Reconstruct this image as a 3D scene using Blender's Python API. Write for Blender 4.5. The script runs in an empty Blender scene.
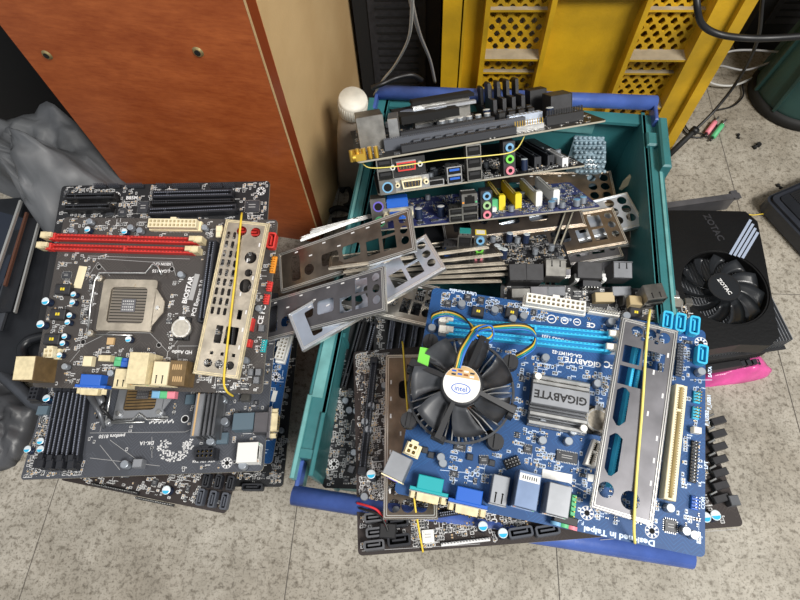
import bpy, bmesh, math, random
from mathutils import Vector, Matrix
from mathutils.geometry import delaunay_2d_cdt
PI = math.pi
R = math.radians
scene = bpy.context.scene
COL = scene.collection
F = 538.0      # focal length in pixels of the 800x600 frame
H = 0.64       # camera height over the floor

# ------------------------------------------------------------ camera
_n = Vector((25, -269, -F)).normalized()
_zc = -_n
_y = Vector((70, 1075, -F)); _y = (_y - _zc * _y.dot(_zc)).normalized()
_x = _y.cross(_zc)
W2C = Matrix((_x, _y, _zc))          # rows: world axes in camera space
cam_d = bpy.data.cameras.new('camera'); cam = bpy.data.objects.new('camera', cam_d); COL.objects.link(cam)
cam_d.sensor_fit = 'HORIZONTAL'; cam_d.sensor_width = 36; cam_d.lens = F / 800 * 36
cam_d.clip_start = 0.01
cam.matrix_world = Matrix.Translation((0, 0, H)) @ W2C.to_4x4()
scene.camera = cam

def ray(px, py): return (W2C @ Vector((px - 400, 300 - py, -F))).normalized()
def at(px, py, z=0.0):
    d = ray(px, py); t = (z - H) / d.z
    return Vector((d.x * t, d.y * t, z))
def on_plane(px, py, P, n):
    o = Vector((0, 0, H)); d = ray(px, py)
    return o + d * ((P - o).dot(n) / d.dot(n))

# ------------------------------------------------------------ materials
def lin(c):
    def g(v):
        v /= 255.0
        return v / 12.92 if v <= 0.04045 else ((v + 0.055) / 1.055) ** 2.4
    return (g((c >> 16) & 255), g((c >> 8) & 255), g(c & 255), 1.0)

MATS = {}
def mat(name, hexc, rough=0.5, metal=0.0, var=0.0, vscale=60, bump=0.0, bscale=300, hex2=None, trans=0.0, alpha=1.0, spec=0.5, aniso=None):
    m = bpy.data.materials.new(name); MATS[name] = m; m.use_nodes = True
    nt = m.node_tree; b = nt.nodes['Principled BSDF']
    b.inputs['Roughness'].default_value = rough; b.inputs['Metallic'].default_value = metal
    b.inputs['Specular IOR Level'].default_value = spec
    c = lin(hexc); b.inputs['Base Color'].default_value = c
    if trans: b.inputs['Transmission Weight'].default_value = trans
    if alpha < 1: b.inputs['Alpha'].default_value = alpha
    if var or hex2 is not None or bump:
        tc = nt.nodes.new('ShaderNodeTexCoord')
        mp = nt.nodes.new('ShaderNodeMapping')
        if aniso: mp.inputs['Scale'].default_value = aniso
        nt.links.new(tc.outputs['Object'], mp.inputs['Vector'])
    if var or hex2 is not None:
        nz = nt.nodes.new('ShaderNodeTexNoise'); nz.inputs['Scale'].default_value = vscale; nz.inputs['Detail'].default_value = 6
        nt.links.new(mp.outputs['Vector'], nz.inputs['Vector'])
        cr = nt.nodes.new('ShaderNodeValToRGB'); cr.color_ramp.elements[0].position = 0.35; cr.color_ramp.elements[1].position = 0.65
        c2 = lin(hex2) if hex2 is not None else tuple(min(1, v * (1 + var)) for v in c[:3]) + (1,)
        c1 = c if hex2 is not None else tuple(v * (1 - var) for v in c[:3]) + (1,)
        cr.color_ramp.elements[0].color = c1; cr.color_ramp.elements[1].color = c2
        nt.links.new(nz.outputs['Fac'], cr.inputs['Fac']); nt.links.new(cr.outputs['Color'], b.inputs['Base Color'])
    if bump:
        n2 = nt.nodes.new('ShaderNodeTexNoise'); n2.inputs['Scale'].default_value = bscale; n2.inputs['Detail'].default_value = 4
        nt.links.new(mp.outputs['Vector'], n2.inputs['Vector'])
        bp = nt.nodes.new('ShaderNodeBump'); bp.inputs['Strength'].default_value = bump; bp.inputs['Distance'].default_value = 0.002
        nt.links.new(n2.outputs['Fac'], bp.inputs['Height']); nt.links.new(bp.outputs['Normal'], b.inputs['Normal'])
    return m

def pcb_mat(name, base, trace, rough=0.55):
    m = bpy.data.materials.new(name); MATS[name] = m; m.use_nodes = True
    nt = m.node_tree; b = nt.nodes['Principled BSDF']; b.inputs['Roughness'].default_value = rough
    tc = nt.nodes.new('ShaderNodeTexCoord')
    v = nt.nodes.new('ShaderNodeTexVoronoi'); v.distance = 'MANHATTAN'; v.inputs['Scale'].default_value = 45
    nt.links.new(tc.outputs['Object'], v.inputs['Vector'])
    mu = nt.nodes.new('ShaderNodeMath'); mu.operation = 'MULTIPLY'; mu.inputs[1].default_value = 7
    fr = nt.nodes.new('ShaderNodeMath'); fr.operation = 'FRACT'
    gt = nt.nodes.new('ShaderNodeMath'); gt.operation = 'GREATER_THAN'; gt.inputs[1].default_value = 0.84
    nt.links.new(v.outputs['Distance'], mu.inputs[0]); nt.links.new(mu.outputs[0], fr.inputs[0]); nt.links.new(fr.outputs[0], gt.inputs[0])
    nz = nt.nodes.new('ShaderNodeTexNoise'); nz.inputs['Scale'].default_value = 25
    nt.links.new(tc.outputs['Object'], nz.inputs['Vector'])
    g2 = nt.nodes.new('ShaderNodeMath'); g2.operation = 'GREATER_THAN'; g2.inputs[1].default_value = 0.47
    nt.links.new(nz.outputs['Fac'], g2.inputs[0])
    an = nt.nodes.new('ShaderNodeMath'); an.operation = 'MULTIPLY'
    nt.links.new(gt.outputs[0], an.inputs[0]); nt.links.new(g2.outputs[0], an.inputs[1])
    mx = nt.nodes.new('ShaderNodeMix'); mx.data_type = 'RGBA'
    mx.inputs[6].default_value = lin(base); mx.inputs[7].default_value = lin(trace)
    nt.links.new(an.outputs[0], mx.inputs[0]); nt.links.new(mx.outputs[2], b.inputs['Base Color'])
    return m

mat('black', 0x1a1a1c, 0.45); mat('matte_black', 0x0c0c0d, 0.85); mat('dark', 0x2b2b2e, 0.5, var=.25, vscale=150)
mat('fan_black', 0x3c3e42, 0.42, var=.25, vscale=70)
mat('hub_black', 0x242528, 0.5)
mat('void', 0x060606, 0.9)
mat('silver', 0xc4c4c2, 0.34, 0.9, var=.15, vscale=120); mat('bright', 0xe6e6e2, 0.5, 0.1); mat('lan_blue', 0x8194b4, 0.35, 0.5, var=.1); mat('steel', 0x8a8883, 0.38, 0.85, var=.25, vscale=80)
mat('steel_warm', 0xb0a798, 0.42, 0.75, var=.25, vscale=50, bump=.1)
mat('steel_brown', 0x85796c, 0.3, 0.85, var=.3, vscale=40, bump=.1)
mat('steel_blue', 0xc3cede, 0.35, 0.7, var=.12, vscale=40)
mat('steel_dark', 0x737276, 0.42, 0.7, var=.2, vscale=35)
mat('steel_edge', 0xe6e4de, 0.3, 0.75)
mat('cream', 0xe8dcb8, 0.5, var=.08); mat('cream_dark', 0xb9a781, 0.55); mat('dusty_cream', 0xd9cba4, 0.6, var=.12, vscale=200)
mat('white', 0xe6e6e2, 0.5); mat('white_plastic', 0xe9e7df, 0.45)
mat('silk', 0xdedede, 0.6); mat('silk_dim', 0xa6a6a6, 0.6); mat('silk_blue', 0xcfe0f6, 0.6)
mat('red', 0xd23a34, 0.45, var=.1); mat('red_dark', 0x7c1c1a, .5); mat('orange', 0xe8942c, 0.5); mat('teal_plastic', 0x19a0a6, 0.45); mat('cyan', 0x3ab9e6, 0.4, var=.1)
mat('cyan_dark', 0x1f86b8, 0.45)
mat('vga_blue', 0x2460c0, 0.4); mat('green_plastic', 0x58b57c, 0.5); mat('pink_plastic', 0xe08392, 0.5); mat('lime', 0x76d14c, 0.5); mat('jack_green', 0x9dc28a, 0.5)
mat('jack_blue', 0x74a8cc, 0.5); mat('yellow', 0xe8cf2c, 0.5); mat('purple', 0x6a5fc0, 0.5)
mat('gold', 0xd9b24a, 0.35, 0.8); mat('copper', 0xb8734a, 0.4, 0.8); mat('rust_rail', 0x6e4a3c, .5, .4)
mat('cap_top', 0xe3edf2, 0.4, 0.3); mat('cap_cyan', 0x2fb4de, 0.45); mat('cap_body', 0x1e2a44, 0.4)
mat('cap_silver', 0x9fa6ae, 0.4, 0.6)
mat('alu', 0x9da0a5, 0.4, 0.55, var=.1); mat('alu_dark', 0x6e7074, 0.4, 0.6, var=.15)
mat('battery_steel', 0xa29a8c, 0.38, 0.85, var=.25, vscale=300); mat('battery_bright', 0xb3aea3, 0.4, 0.7, var=.12, vscale=300)
mat('slot_grey', 0x4b4f58, 0.5); mat('slot_dark', 0x23252b, 0.5); mat('slot_line', 0x8a90a0, 0.5)
mat('pin_field', 0x7d766c, .5, .3); mat('brown_plastic', 0x6b5636, 0.6, var=.2, vscale=150); mat('sticker_tan', 0xc9a878, 0.6)
mat('chip', 0x35373c, 0.4, var=.15, vscale=200); mat('chip_teal', 0x5a6c78, 0.4)
mat('band_yellow', 0xe2c33c, 0.5); mat('band_pale', 0xf0e27a, 0.45)
pcb_mat('pcb_blue', 0x0a4278, 0x14548e); pcb_mat('pcb_blue_deep', 0x1d3f8c, 0x3257a8); pcb_mat('pcb_indigo', 0x363e78, 0x545d92)
pcb_mat('pcb_brown', 0x2b2321, 0x3a3230); pcb_mat('pcb_black', 0x18191c, 0x2c2e33); pcb_mat('pcb_grey', 0x44474e, 0x575b64)
pcb_mat('pcb_dusty', 0x3f3b39, 0x54504c)
mat('pcb_edge', 0xa09a8a, 0.6)
mat('crate_teal', 0x347074, 0.42, var=.14, vscale=18, bump=.25, bscale=120)
mat('crate_teal_worn', 0x659c9c, 0.5, var=.15, vscale=60)
mat('crate_blue', 0x40599c, 0.42, var=.15, vscale=40, bump=.2, bscale=150)
mat('crate_yellow', 0xd0a41c, 0.5, hex2=0xa08018, vscale=12, bump=.15)
mat('crate_dust', 0x9c907a, 0.9, var=.15)
mat('bottle', 0xbcae9e, 0.3, var=.1, vscale=40, alpha=.6); mat('bottle_liquid', 0x75757b, 0.3); mat('bottle_cap', 0xdad6ca, 0.5, var=.08, vscale=80)
mat('bag_grey', 0x57595c, 0.5, var=.3, vscale=9, bump=.7, bscale=14)
mat('bag_dust', 0x9a958c, 0.6, var=.2, vscale=60)
mat('bag_dark', 0x46474a, 0.42, var=.3, vscale=10, bump=1.0, bscale=14)
mat('case_black', 0x202226, 0.35, var=.2, vscale=30); mat('case_grey', 0x5a5d63, 0.35, 0.6, var=.2, vscale=30)
mat('case_blue', 0x2a303c, 0.4)
mat('gpu_black', 0x0b0b0c, 0.42, var=.2, vscale=30, bump=.1); mat('gpu_stripe', 0x9fabc0, 0.4)
mat('gpu_fan', 0x232528, 0.3)
mat('pink_bag', 0xd8569a, 0.25, var=.2, vscale=30, bump=.8, bscale=60, alpha=.9)
mat('bubble', 0x94abb8, 0.18, var=.25, vscale=70, alpha=.8)
mat('cable_black', 0x141416, 0.45); mat('cable_grey', 0x8f8f8f, 0.5); mat('cable_white', 0xb8b8b4, 0.5)
mat('wire_yellow', 0xd6b440, 0.5); mat('wire_teal', 0x1f8f8a, 0.5); mat('wire_blue', 0x2c6cc0, 0.5); mat('wire_black', 0x1a1a1a, 0.5); mat('wire_red', 0xd8323a, 0.5)
mat('bin_green', 0x24403c, 0.5, var=.2, vscale=20); mat('device_black', 0x2c2f36, 0.35, var=.15); mat('rubber', 0x0d0d0d, 0.7)
mat('paper', 0xc9c4a8, 0.8)

# ------------------------------------------------------------ mesh builder
class MB:
    def __init__(s): s.v = []; s.f = []; s.m = []; s.names = []; s.M = Matrix.Identity(4); s.sm = []
    def mi(s, name):
        if name not in s.names: s.names.append(name)
        return s.names.index(name)
    def add(s, vs, fs, m, smooth=False):
        b = len(s.v); s.v += [s.M @ Vector(p) for p in vs]
        k = s.mi(m)
        for f in fs: s.f.append([b + i for i in f]); s.m.append(k); s.sm.append(smooth)
    def box(s, x0, x1, y0, y1, z0, z1, m, top=None, ch=0.0):
        if ch:
            c = ch
            vs = [(x0,y0,z0),(x1,y0,z0),(x1,y1,z0),(x0,y1,z0),(x0,y0,z1-c),(x1,y0,z1-c),(x1,y1,z1-c),(x0,y1,z1-c),
                  (x0+c,y0+c,z1),(x1-c,y0+c,z1),(x1-c,y1-c,z1),(x0+c,y1-c,z1)]
            fs = [(0,3,2,1)] + [(i,(i+1)%4,4+(i+1)%4,4+i) for i in range(4)] + [(4+i,4+(i+1)%4,8+(i+1)%4,8+i) for i in range(4)]
            s.add(vs, fs, m); s.add(vs[8:], [(0,1,2,3)], top or m)
        else:
            vs = [(x0,y0,z0),(x1,y0,z0),(x1,y1,z0),(x0,y1,z0),(x0,y0,z1),(x1,y0,z1),(x1,y1,z1),(x0,y1,z1)]
            s.add(vs, [(0,3,2,1),(0,1,5,4),(1,2,6,5),(2,3,7,6),(3,0,4,7)], m); s.add(vs[4:], [(0,1,2,3)], top or m)
    def bx(s, cx, cy, z0, w, d, h, m, top=None, ch=0.0): s.box(cx-w/2, cx+w/2, cy-d/2, cy+d/2, z0, z0+h, m, top, ch)
    def cyl(s, cx, cy, z0, r, h, m, n=16, top=None, r2=None, smooth=True):
        r2 = r if r2 is None else r2
        vs = [(cx+r*math.cos(2*PI*i/n), cy+r*math.sin(2*PI*i/n), z0) for i in range(n)] + [(cx+r2*math.cos(2*PI*i/n), cy+r2*math.sin(2*PI*i/n), z0+h) for i in range(n)]
        s.add(vs, [(i,(i+1)%n,n+(i+1)%n,n+i) for i in range(n)], m, smooth)
        s.add(vs[:n], [tuple(reversed(range(n)))], m); s.add(vs[n:], [tuple(range(n))], top or m)
    def quad(s, pts, m): s.add(pts, [tuple(range(len(pts)))], m)
    def rect(s, cx, cy, z, w, d, m, ang=0):
        c, q = math.cos(ang), math.sin(ang)
        s.quad([(cx+c*a-q*b, cy+q*a+c*b, z) for a, b in ((-w/2,-d/2),(w/2,-d/2),(w/2,d/2),(-w/2,d/2))], m)
    def line(s, x0, y0, x1, y1, z, w, m):
        L = math.hypot(x1-x0, y1-y0); s.rect((x0+x1)/2, (y0+y1)/2, z, L, w, m, math.atan2(y1-y0, x1-x0))
    def outline(s, x0, x1, y0, y1, z, w, m):
        s.line(x0,y0,x1,y0,z,w,m); s.line(x1,y0,x1,y1,z,w,m); s.line(x1,y1,x0,y1,z,w,m); s.line(x0,y1,x0,y0,z,w,m)
    def ring(s, cx, cy, z, r0, r1, m, n=24, a0=0, a1=2*PI):
        vs = []; fs = []
        for i in range(n+1):
            a = a0+(a1-a0)*i/n; vs += [(cx+r0*math.cos(a), cy+r0*math.sin(a), z), (cx+r1*math.cos(a), cy+r1*math.sin(a), z)]
        for i in range(n): fs.append((2*i, 2*i+1, 2*i+3, 2*i+2))
        s.add(vs, fs, m)
    def tube(s, pts, r, m, n=8, closed=False, r_end=None):
        pts = [Vector(p) for p in pts]; N = len(pts); rings = []; up = Vector((0,0,1)); prev = None
        for i, p in enumerate(pts):
            if closed: t = pts[(i+1)%N]-pts[i-1]
            else: t = pts[min(i+1,N-1)]-pts[max(i-1,0)]
            if t.length < 1e-9: t = Vector((0,0,1))
            t.normalize()
            if prev is None:
                a = t.cross(up)
                if a.length < 1e-3: a = t.cross(Vector((1,0,0)))
            else: a = prev - t*prev.dot(t)
            a.normalize(); prev = a; b = t.cross(a)
            rr = r if r_end is None else r+(r_end-r)*i/(N-1)
            rings.append([p+a*rr*math.cos(2*PI*k/n)+b*rr*math.sin(2*PI*k/n) for k in range(n)])
        vs = [q for g in rings for q in g]; fs = []
        for i in range(N if closed else N-1):
            j = (i+1)%N
            for k in range(n): fs.append((i*n+k, i*n+(k+1)%n, j*n+(k+1)%n, j*n+k))
        if not closed: fs += [tuple(reversed(range(n))), tuple((N-1)*n+k for k in range(n))]
        s.add(vs, fs, m, True)
    def plate(s, outer, holes, z0, z1, m, side=None):
        """flat plate with real holes: constrained triangulation, both faces and all rims"""
        pts = []; edges = []
        loops = [outer] + list(holes)
        for L in loops:
            b = len(pts); pts += [Vector((p[0], p[1])) for p in L]
            edges += [(b+i, b+(i+1)%len(L)) for i in range(len(L))]
        vo, eo, fo, _, _, _ = delaunay_2d_cdt(pts, edges, [], 1, 1e-7)
        def inside(x, y, L):
            c = False; j = len(L)-1
            for i in range(len(L)):
                if (L[i][1] > y) != (L[j][1] > y) and x < (L[j][0]-L[i][0])*(y-L[i][1])/(L[j][1]-L[i][1])+L[i][0]: c = not c
                j = i
            return c
        keep = []
        for f in fo:
            cx = sum(vo[i].x for i in f)/len(f); cy = sum(vo[i].y for i in f)/len(f)
            if inside(cx, cy, outer) and not any(inside(cx, cy, h) for h in holes): keep.append(list(f))
        n = len(vo)
        s.add([(v.x, v.y, z1) for v in vo], keep, m)
        s.add([(v.x, v.y, z0) for v in vo], [list(reversed(f)) for f in keep], m)
        for L in loops:
            k = len(L); vs = [(p[0],p[1],z0) for p in L]+[(p[0],p[1],z1) for p in L]
            s.add(vs, [(i,(i+1)%k,k+(i+1)%k,k+i) for i in range(k)], side or m)
    def lathe(s, prof, m, n=28, cx=0, cy=0):
        vs = []; fs = []
        for r, z in prof: vs += [(cx+r*math.cos(2*PI*i/n), cy+r*math.sin(2*PI*i/n), z) for i in range(n)]
        for j in range(len(prof)-1):
            for i in range(n): fs.append((j*n+i, j*n+(i+1)%n, (j+1)*n+(i+1)%n, (j+1)*n+i))
        fs.append(tuple((len(prof)-1)*n+i for i in range(n))); fs.append(tuple(reversed(range(n))))
        s.add(vs, fs, m, True)
    def mesh(s, name):
        me = bpy.data.meshes.new(name); me.from_pydata([tuple(v) for v in s.v], [], s.f)
        for nm in s.names: me.materials.append(MATS[nm])
        me.polygons.foreach_set('material_index', s.m); me.polygons.foreach_set('use_smooth', s.sm); me.update()
        return me
    def build(s, name, parent=None, **k):
        o = bpy.data.objects.new(name, s.mesh(name)); COL.objects.link(o); o.parent = parent
        for a, b in k.items(): o[a] = b
        return o

def circ(cx, cy, r, n=16): return [(cx+r*math.cos(2*PI*i/n), cy+r*math.sin(2*PI*i/n)) for i in range(n)]
def rrect(x0, x1, y0, y1, r=0.0, n=4):
    if r <= 0: return [(x0,y0),(x1,y0),(x1,y1),(x0,y1)]
    o = []
    for cx, cy, a in ((x1-r,y0+r,-PI/2),(x1-r,y1-r,0),(x0+r,y1-r,PI/2),(x0+r,y0+r,PI)):
        o += [(cx+r*math.cos(a+PI/2*i/n), cy+r*math.sin(a+PI/2*i/n)) for i in range(n+1)]
    return o
def spline(pts, k=8):
    P = [Vector(p) for p in pts]; o = []
    for i in range(len(P)-1):
        a = P[max(i-1,0)]; b = P[i]; c = P[i+1]; d = P[min(i+2,len(P)-1)]
        for j in range(k):
            t = j/k; o.append(.5*((2*b)+(c-a)*t+(2*a-5*b+4*c-d)*t*t+(3*b-a-3*c+d)*t**3))
    return o+[P[-1]]

_txt = {}
def text_geo(s, bold=0.02):
    if (s, bold) in _txt: return _txt[(s, bold)]
    cu = bpy.data.curves.new('t', 'FONT'); cu.body = s; cu.size = 1; cu.align_x = 'CENTER'; cu.align_y = 'CENTER'; cu.resolution_u = 2; cu.offset = bold
    ob = bpy.data.objects.new('t', cu); COL.objects.link(ob)
    dg = bpy.context.evaluated_depsgraph_get(); me = bpy.data.meshes.new_from_object(ob.evaluated_get(dg))
    r = ([tuple(v.co) for v in me.vertices], [tuple(p.vertices) for p in me.polygons])
    bpy.data.objects.remove(ob); bpy.data.curves.remove(cu); bpy.data.meshes.remove(me)
    _txt[(s, bold)] = r; return r
def put_text(mb, s, x, y, z, size, ang, m, bold=0.02, sx=1.0):
    v, f = text_geo(s, bold); c, q = math.cos(ang)*size, math.sin(ang)*size
    mb.add([(x+c*a*sx-q*b, y+q*a*sx+c*b, z) for a, b, _ in v], f, m)

def empty(name, M, label, cat, group=None):
    o = bpy.data.objects.new(name, None); COL.objects.link(o); o.matrix_world = M; o.empty_display_size = .02
    o['label'] = label; o['category'] = cat
    if group: o['group'] = group
    return o
def tag(o, label, cat, group=None, kind=None):
    o['label'] = label; o['category'] = cat
    if group: o['group'] = group
    if kind: o['kind'] = kind
    return o
def frame(P0, P1, P2):
    x = (P1-P0).normalized(); n = x.cross(P2-P0).normalized(); y = n.cross(x)
    M = Matrix((x, y, n)).transposed().to_4x4(); M.translation = P0
    return M
# ------------------------------------------------------------ electronic components (origin on the board, +z up; connectors face -y)
mm = 0.001
def c_cap(mb, r=4, h=9, top='cap_top', body='cap_body', mark='cap_cyan'):
    r *= mm; h *= mm
    mb.cyl(0, 0, 0, r*1.05, .0008, 'black', 14); mb.cyl(0, 0, .0008, r, h-.0008-.0004, body, 16); mb.cyl(0, 0, h-.0004, r, .0004, top, 16, r2=r*.88)
    if mark:   # printed half moon on the can top
        mb.quad([(r*.86*math.cos(a), r*.86*math.sin(a), h+.00008) for a in [PI*1.05+PI*.9*i/8 for i in range(9)]], mark)
        mb.quad([(r*1.01*math.cos(a), r*1.01*math.sin(a), z) for a, z in [(PI*1.2, h*.15), (PI*1.8, h*.15), (PI*1.8, h*.95), (PI*1.2, h*.95)]], mark)
    return h
def c_smallcap(mb, r=3, h=6, top='cap_silver'): return c_cap(mb, r, h, top, 'cap_silver', None)
def c_dimm(mb, L=133, col='red', line='black', latch='dusty_cream', w=6.5, latches=(1, 1)):
    L *= mm; w *= mm; hw = w/2; h = .0075
    mb.box(-L/2, L/2, -hw, -hw*.32, 0, h, col, ch=.0006); mb.box(-L/2, L/2, hw*.32, hw, 0, h, col, ch=.0006)
    mb.box(-L/2, L/2, -hw*.32, hw*.32, 0, h*.45, line)
    for x in (-L/2, L/2): mb.box(x-.003, x+.003, -hw*1.15, hw*1.15, 0, h*1.15, col, ch=.0007)
    mb.box(L*.04-.001, L*.04+.001, -hw*.4, hw*.4, 0, h, col)
    n = 38
    for i in range(n):
        x = -L/2+.004+(L-.008)*i/n
        for y in (-hw*.62, hw*.62): mb.rect(x, y, h+.00006, L/n*.55, w*.14, line)
    return h
def c_latch(mb, col='dusty_cream'):
    mb.box(-.001, .008, -.0032, .0032, .0, .013, col, ch=.0008); mb.box(-.005, .001, -.0025, .0025, .011, .0145, col, ch=.0006); mb.box(.002, .0065, -.0036, .0036, .009, .0115, col); return .0145
def c_slot(mb, L=89, w=7.4, h=11, col='slot_dark', line='slot_grey', key=.18, pins=True, inner='void'):
    L *= mm; w *= mm; h *= mm; hw = w/2
    for a, b in ((-hw, -hw*.3), (hw*.3, hw)): mb.box(-L/2, L/2, a, b, 0, h, col, ch=.0005)
    mb.box(-L/2, L/2, -hw*.3, hw*.3, 0, h*.3, inner)
    for a, b in ((-L/2, -L/2+.0015), (L/2-.0015, L/2), (-L/2+L*key, -L/2+L*key+.002)): mb.box(a, b, -hw*.35, hw*.35, 0, h*.98, col)
    if pins:
        n = int(L/.0022)
        for i in range(n):
            x = -L/2+.003+(L-.006)*i/n
            for y in (-hw*.45, hw*.45): mb.rect(x, y, h+.00006, .0009, .0008, line)
    return h
def c_atx(mb, nx=12, ny=2, col='cream', hole='cream_dark', h=12, p=4.2):
    p *= mm; h *= mm; W = nx*p+.001; D = ny*p+.001
    holes = []
    for i in range(nx):
        for j in range(ny):
            cx = -W/2+.0005+p*(i+.5); cy = -D/2+.0005+p*(j+.5); holes.append(rrect(cx-p*.32, cx+p*.32, cy-p*.32, cy+p*.32, p*.1, 2))
    mb.plate(rrect(-W/2, W/2, -D/2, D/2), holes, h*.4, h, col); mb.box(-W/2+.0003, W/2-.0003, -D/2+.0003, D/2-.0003, 0, h*.4, col, top=hole)
    mb.box(-.003, .003, D/2, D/2+.0025, h*.3, h*.9, col); mb.box(-W/2-.002, W/2+.002, -D/2-.0006, D/2+.0006, 0, h*.35, col)
    for x, y in [(sum(q[0] for q in k)/len(k), sum(q[1] for q in k)/len(k)) for k in holes]: mb.bx(x, y, h*.4, .001, .001, h*.35, 'gold')
    return h
def c_sata(mb, col='cyan', w=16, d=7, h=8):
    w *= mm; d *= mm; h *= mm
    mb.plate(rrect(-w/2, w/2, -d/2, d/2, d*.25, 3), [rrect(-w/2+.0017, w/2-.0017, -d/2+.0016, d/2-.0016, .0006, 2)], 0, h, col)
    mb.box(-w/2+.001, w/2-.001, -d/2+.001, d/2-.001, 0, h*.25, 'void'); mb.box(-w*.3, w*.3, -.0006, .0008, h*.2, h*.95, col); mb.box(w*.24, w*.3, -.0006, .002, h*.2, h*.95, col)
    return h
def c_header(mb, nx=5, ny=2, col='black', pin='gold', p=2.54, h=2.5, shroud=False):
    p *= mm; h *= mm; W = nx*p; D = ny*p
    mb.box(-W/2, W/2, -D/2, D/2, 0, h, col, ch=.0003)
    for i in range(nx):
        for j in range(ny): mb.bx(-W/2+p*(i+.5), -D/2+p*(j+.5), h, .0007, .0007, .005, pin)
    if shroud: mb.plate(rrect(-W/2-.002, W/2+.002, -D/2-.0016, D/2+.0016), [rrect(-W/2-.0006, W/2+.0006, -D/2-.0004, D/2+.0004)], 0, h+.006, col); return h+.006
    return h+.005
def c_chip(mb, w=10, d=10, h=1.4, col='chip', legs=1, mark=True):
    w *= mm; d *= mm; h *= mm
    mb.bx(0, 0, .0003, w, d, h, col, ch=.0003)
    if legs:
        n = max(3, int(w/.0013))
        for i in range(n):
            x = -w/2+w*(i+.5)/n
            for s in (-1, 1): mb.box(x-.0003, x+.0003, s*d/2-.0000 if s > 0 else s*d/2-.0011, s*d/2+.0011 if s > 0 else s*d/2, .0002, .0006, 'silver')
        n = max(3, int(d/.0013))
        if legs > 1:
            for i in range(n):
                y = -d/2+d*(i+.5)/n
                for s in (-1, 1): mb.box(s*w/2-.0011 if s < 0 else s*w/2, s*w/2 if s < 0 else s*w/2+.0011, y-.0003, y+.0003, .0002, .0006, 'silver')
    if mark:
        mb.cyl(-w*.36, d*.33, h+.0003, .0004, .00005, 'silk_dim', 8)
        for k in range(2): mb.rect(0, (k-.4)*d*.22, h+.00036, w*.5, d*.07, 'silk_dim')
    return h+.0003
def c_choke(mb, w=15, d=9, h=7, col='dark', mark='yellow'):
    w *= mm; d *= mm; h *= mm
    mb.bx(0, 0, 0, w, d, h, col, ch=.0008)
    mb.rect(-w*.06, 0, h+.00008, w*.1, d*.26, mark); mb.rect(w*.1, 0, h+.00008, w*.13, d*.26, mark)
    return h
def c_cube(mb, w=6, d=6, h=5, col='chip', top=None): mb.bx(0, 0, 0, w*mm, d*mm, h*mm, col, top, ch=.0005); return h*mm
def c_battery(mb, r=10, top='battery_steel'):
    r *= mm
    mb.bx(0, 0, 0, r*1.5, r*2.35, .0028, 'black', ch=.0006); mb.cyl(0, 0, .0028, r, .0032, 'silver', 32, top=top); mb.ring(0, 0, .00606, r*.82, r*.9, 'silver', 32)
    mb.box(-.003, .003, r*.8, r*1.15, .002, .0068, 'silver'); mb.box(-.0025, .0025, -r*1.15, -r*.92, .002, .0062, 'black')
    return .006
def c_hole(mb, r=2, R0=5.2, col='silk', pads=8):
    mb.cyl(0, 0, .00002, r*mm*1.0, .0001, 'void', 16)
    mb.ring(0, 0, .00012, R0*.93*mm, R0*1.02*mm, col, 24)
    for i in range(pads):
        a = 2*PI*i/pads; mb.rect(R0*.67*mm*math.cos(a), R0*.67*mm*math.sin(a), .00014, .0027, .0014, col, a)
    return .0001
def c_ps2(mb, top='silver', h=13, c='green_plastic', face='cream', w=14, d=17):
    w *= mm; h *= mm; d *= mm
    mb.box(-w/2, w/2, -d/2, d/2, 0, h, top, ch=.0005)
    n = 2 if h > .02 else 1
    mb.box(-w/2-.0004, w/2+.0004, -d/2-.001, -d/2, 0, h+.0004, face)
    for k in range(n):
        z = h*(k+.5)/n; s = mb.M.copy(); mb.M = s @ Matrix.Translation((0, -d/2-.001, z)) @ Matrix.Rotation(PI/2, 4, 'X')
        mb.cyl(0, 0, 0, .0055, .0006, c if k == 0 else 'purple', 18); mb.cyl(0, 0, .0006, .004, .0002, 'void', 18); mb.M = s
    return h
def c_dsub(mb, col='vga_blue', shell='dusty_cream', inner=None, w=31, d=13, h=12, two=False, tilt=0):
    w *= mm; d *= mm; h *= mm
    mb.box(-w*.33, w*.33, -d/2+.002, d/2, 0, h*1.02, col, ch=.0006)
    mb.box(-w*.5, w*.5, -d/2, -d/2+.003, 0, h*.9, col, ch=.0004)
    mb.box(-w*.5, w*.5, -d/2-.0008, -d/2, 0, h, 'silver')
    zc = h*.52
    def D(y, a, hh):
        return [(-a, y, zc+hh), (a, y, zc+hh), (a*.9, y, zc-hh), (-a*.9, y, zc-hh)]
    f = D(-d/2-.0008, w*.29, .0045)+D(-d/2-.0068, w*.28, .0043)
    mb.add(f, [(0,1,5,4),(1,2,6,5),(2,3,7,6),(3,0,4,7)], shell); mb.quad([f[i] for i in (4,5,6,7)], inner or shell)
    g = D(-d/2-.0069, w*.24, .0028)
    mb.quad(g, col)
    for i in range(5):
        for k in (-1, 0, 1): mb.box(-w*.18+w*.09*i-.0004, -w*.18+w*.09*i+.0004, -d/2-.0072, -d/2-.0068, zc+k*.0016-.0003, zc+k*.0016+.0003, 'gold')
    for x in (-w*.4, w*.4): 
        s = mb.M.copy(); mb.M = s @ Matrix.Translation((x, -d/2-.0008, zc)) @ Matrix.Rotation(PI/2, 4, 'X'); mb.cyl(0, 0, 0, .0027, .005, shell, 6, smooth=False); mb.cyl(0, 0, .005, .0012, .0002, 'void', 8); mb.M = s
    return h
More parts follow.
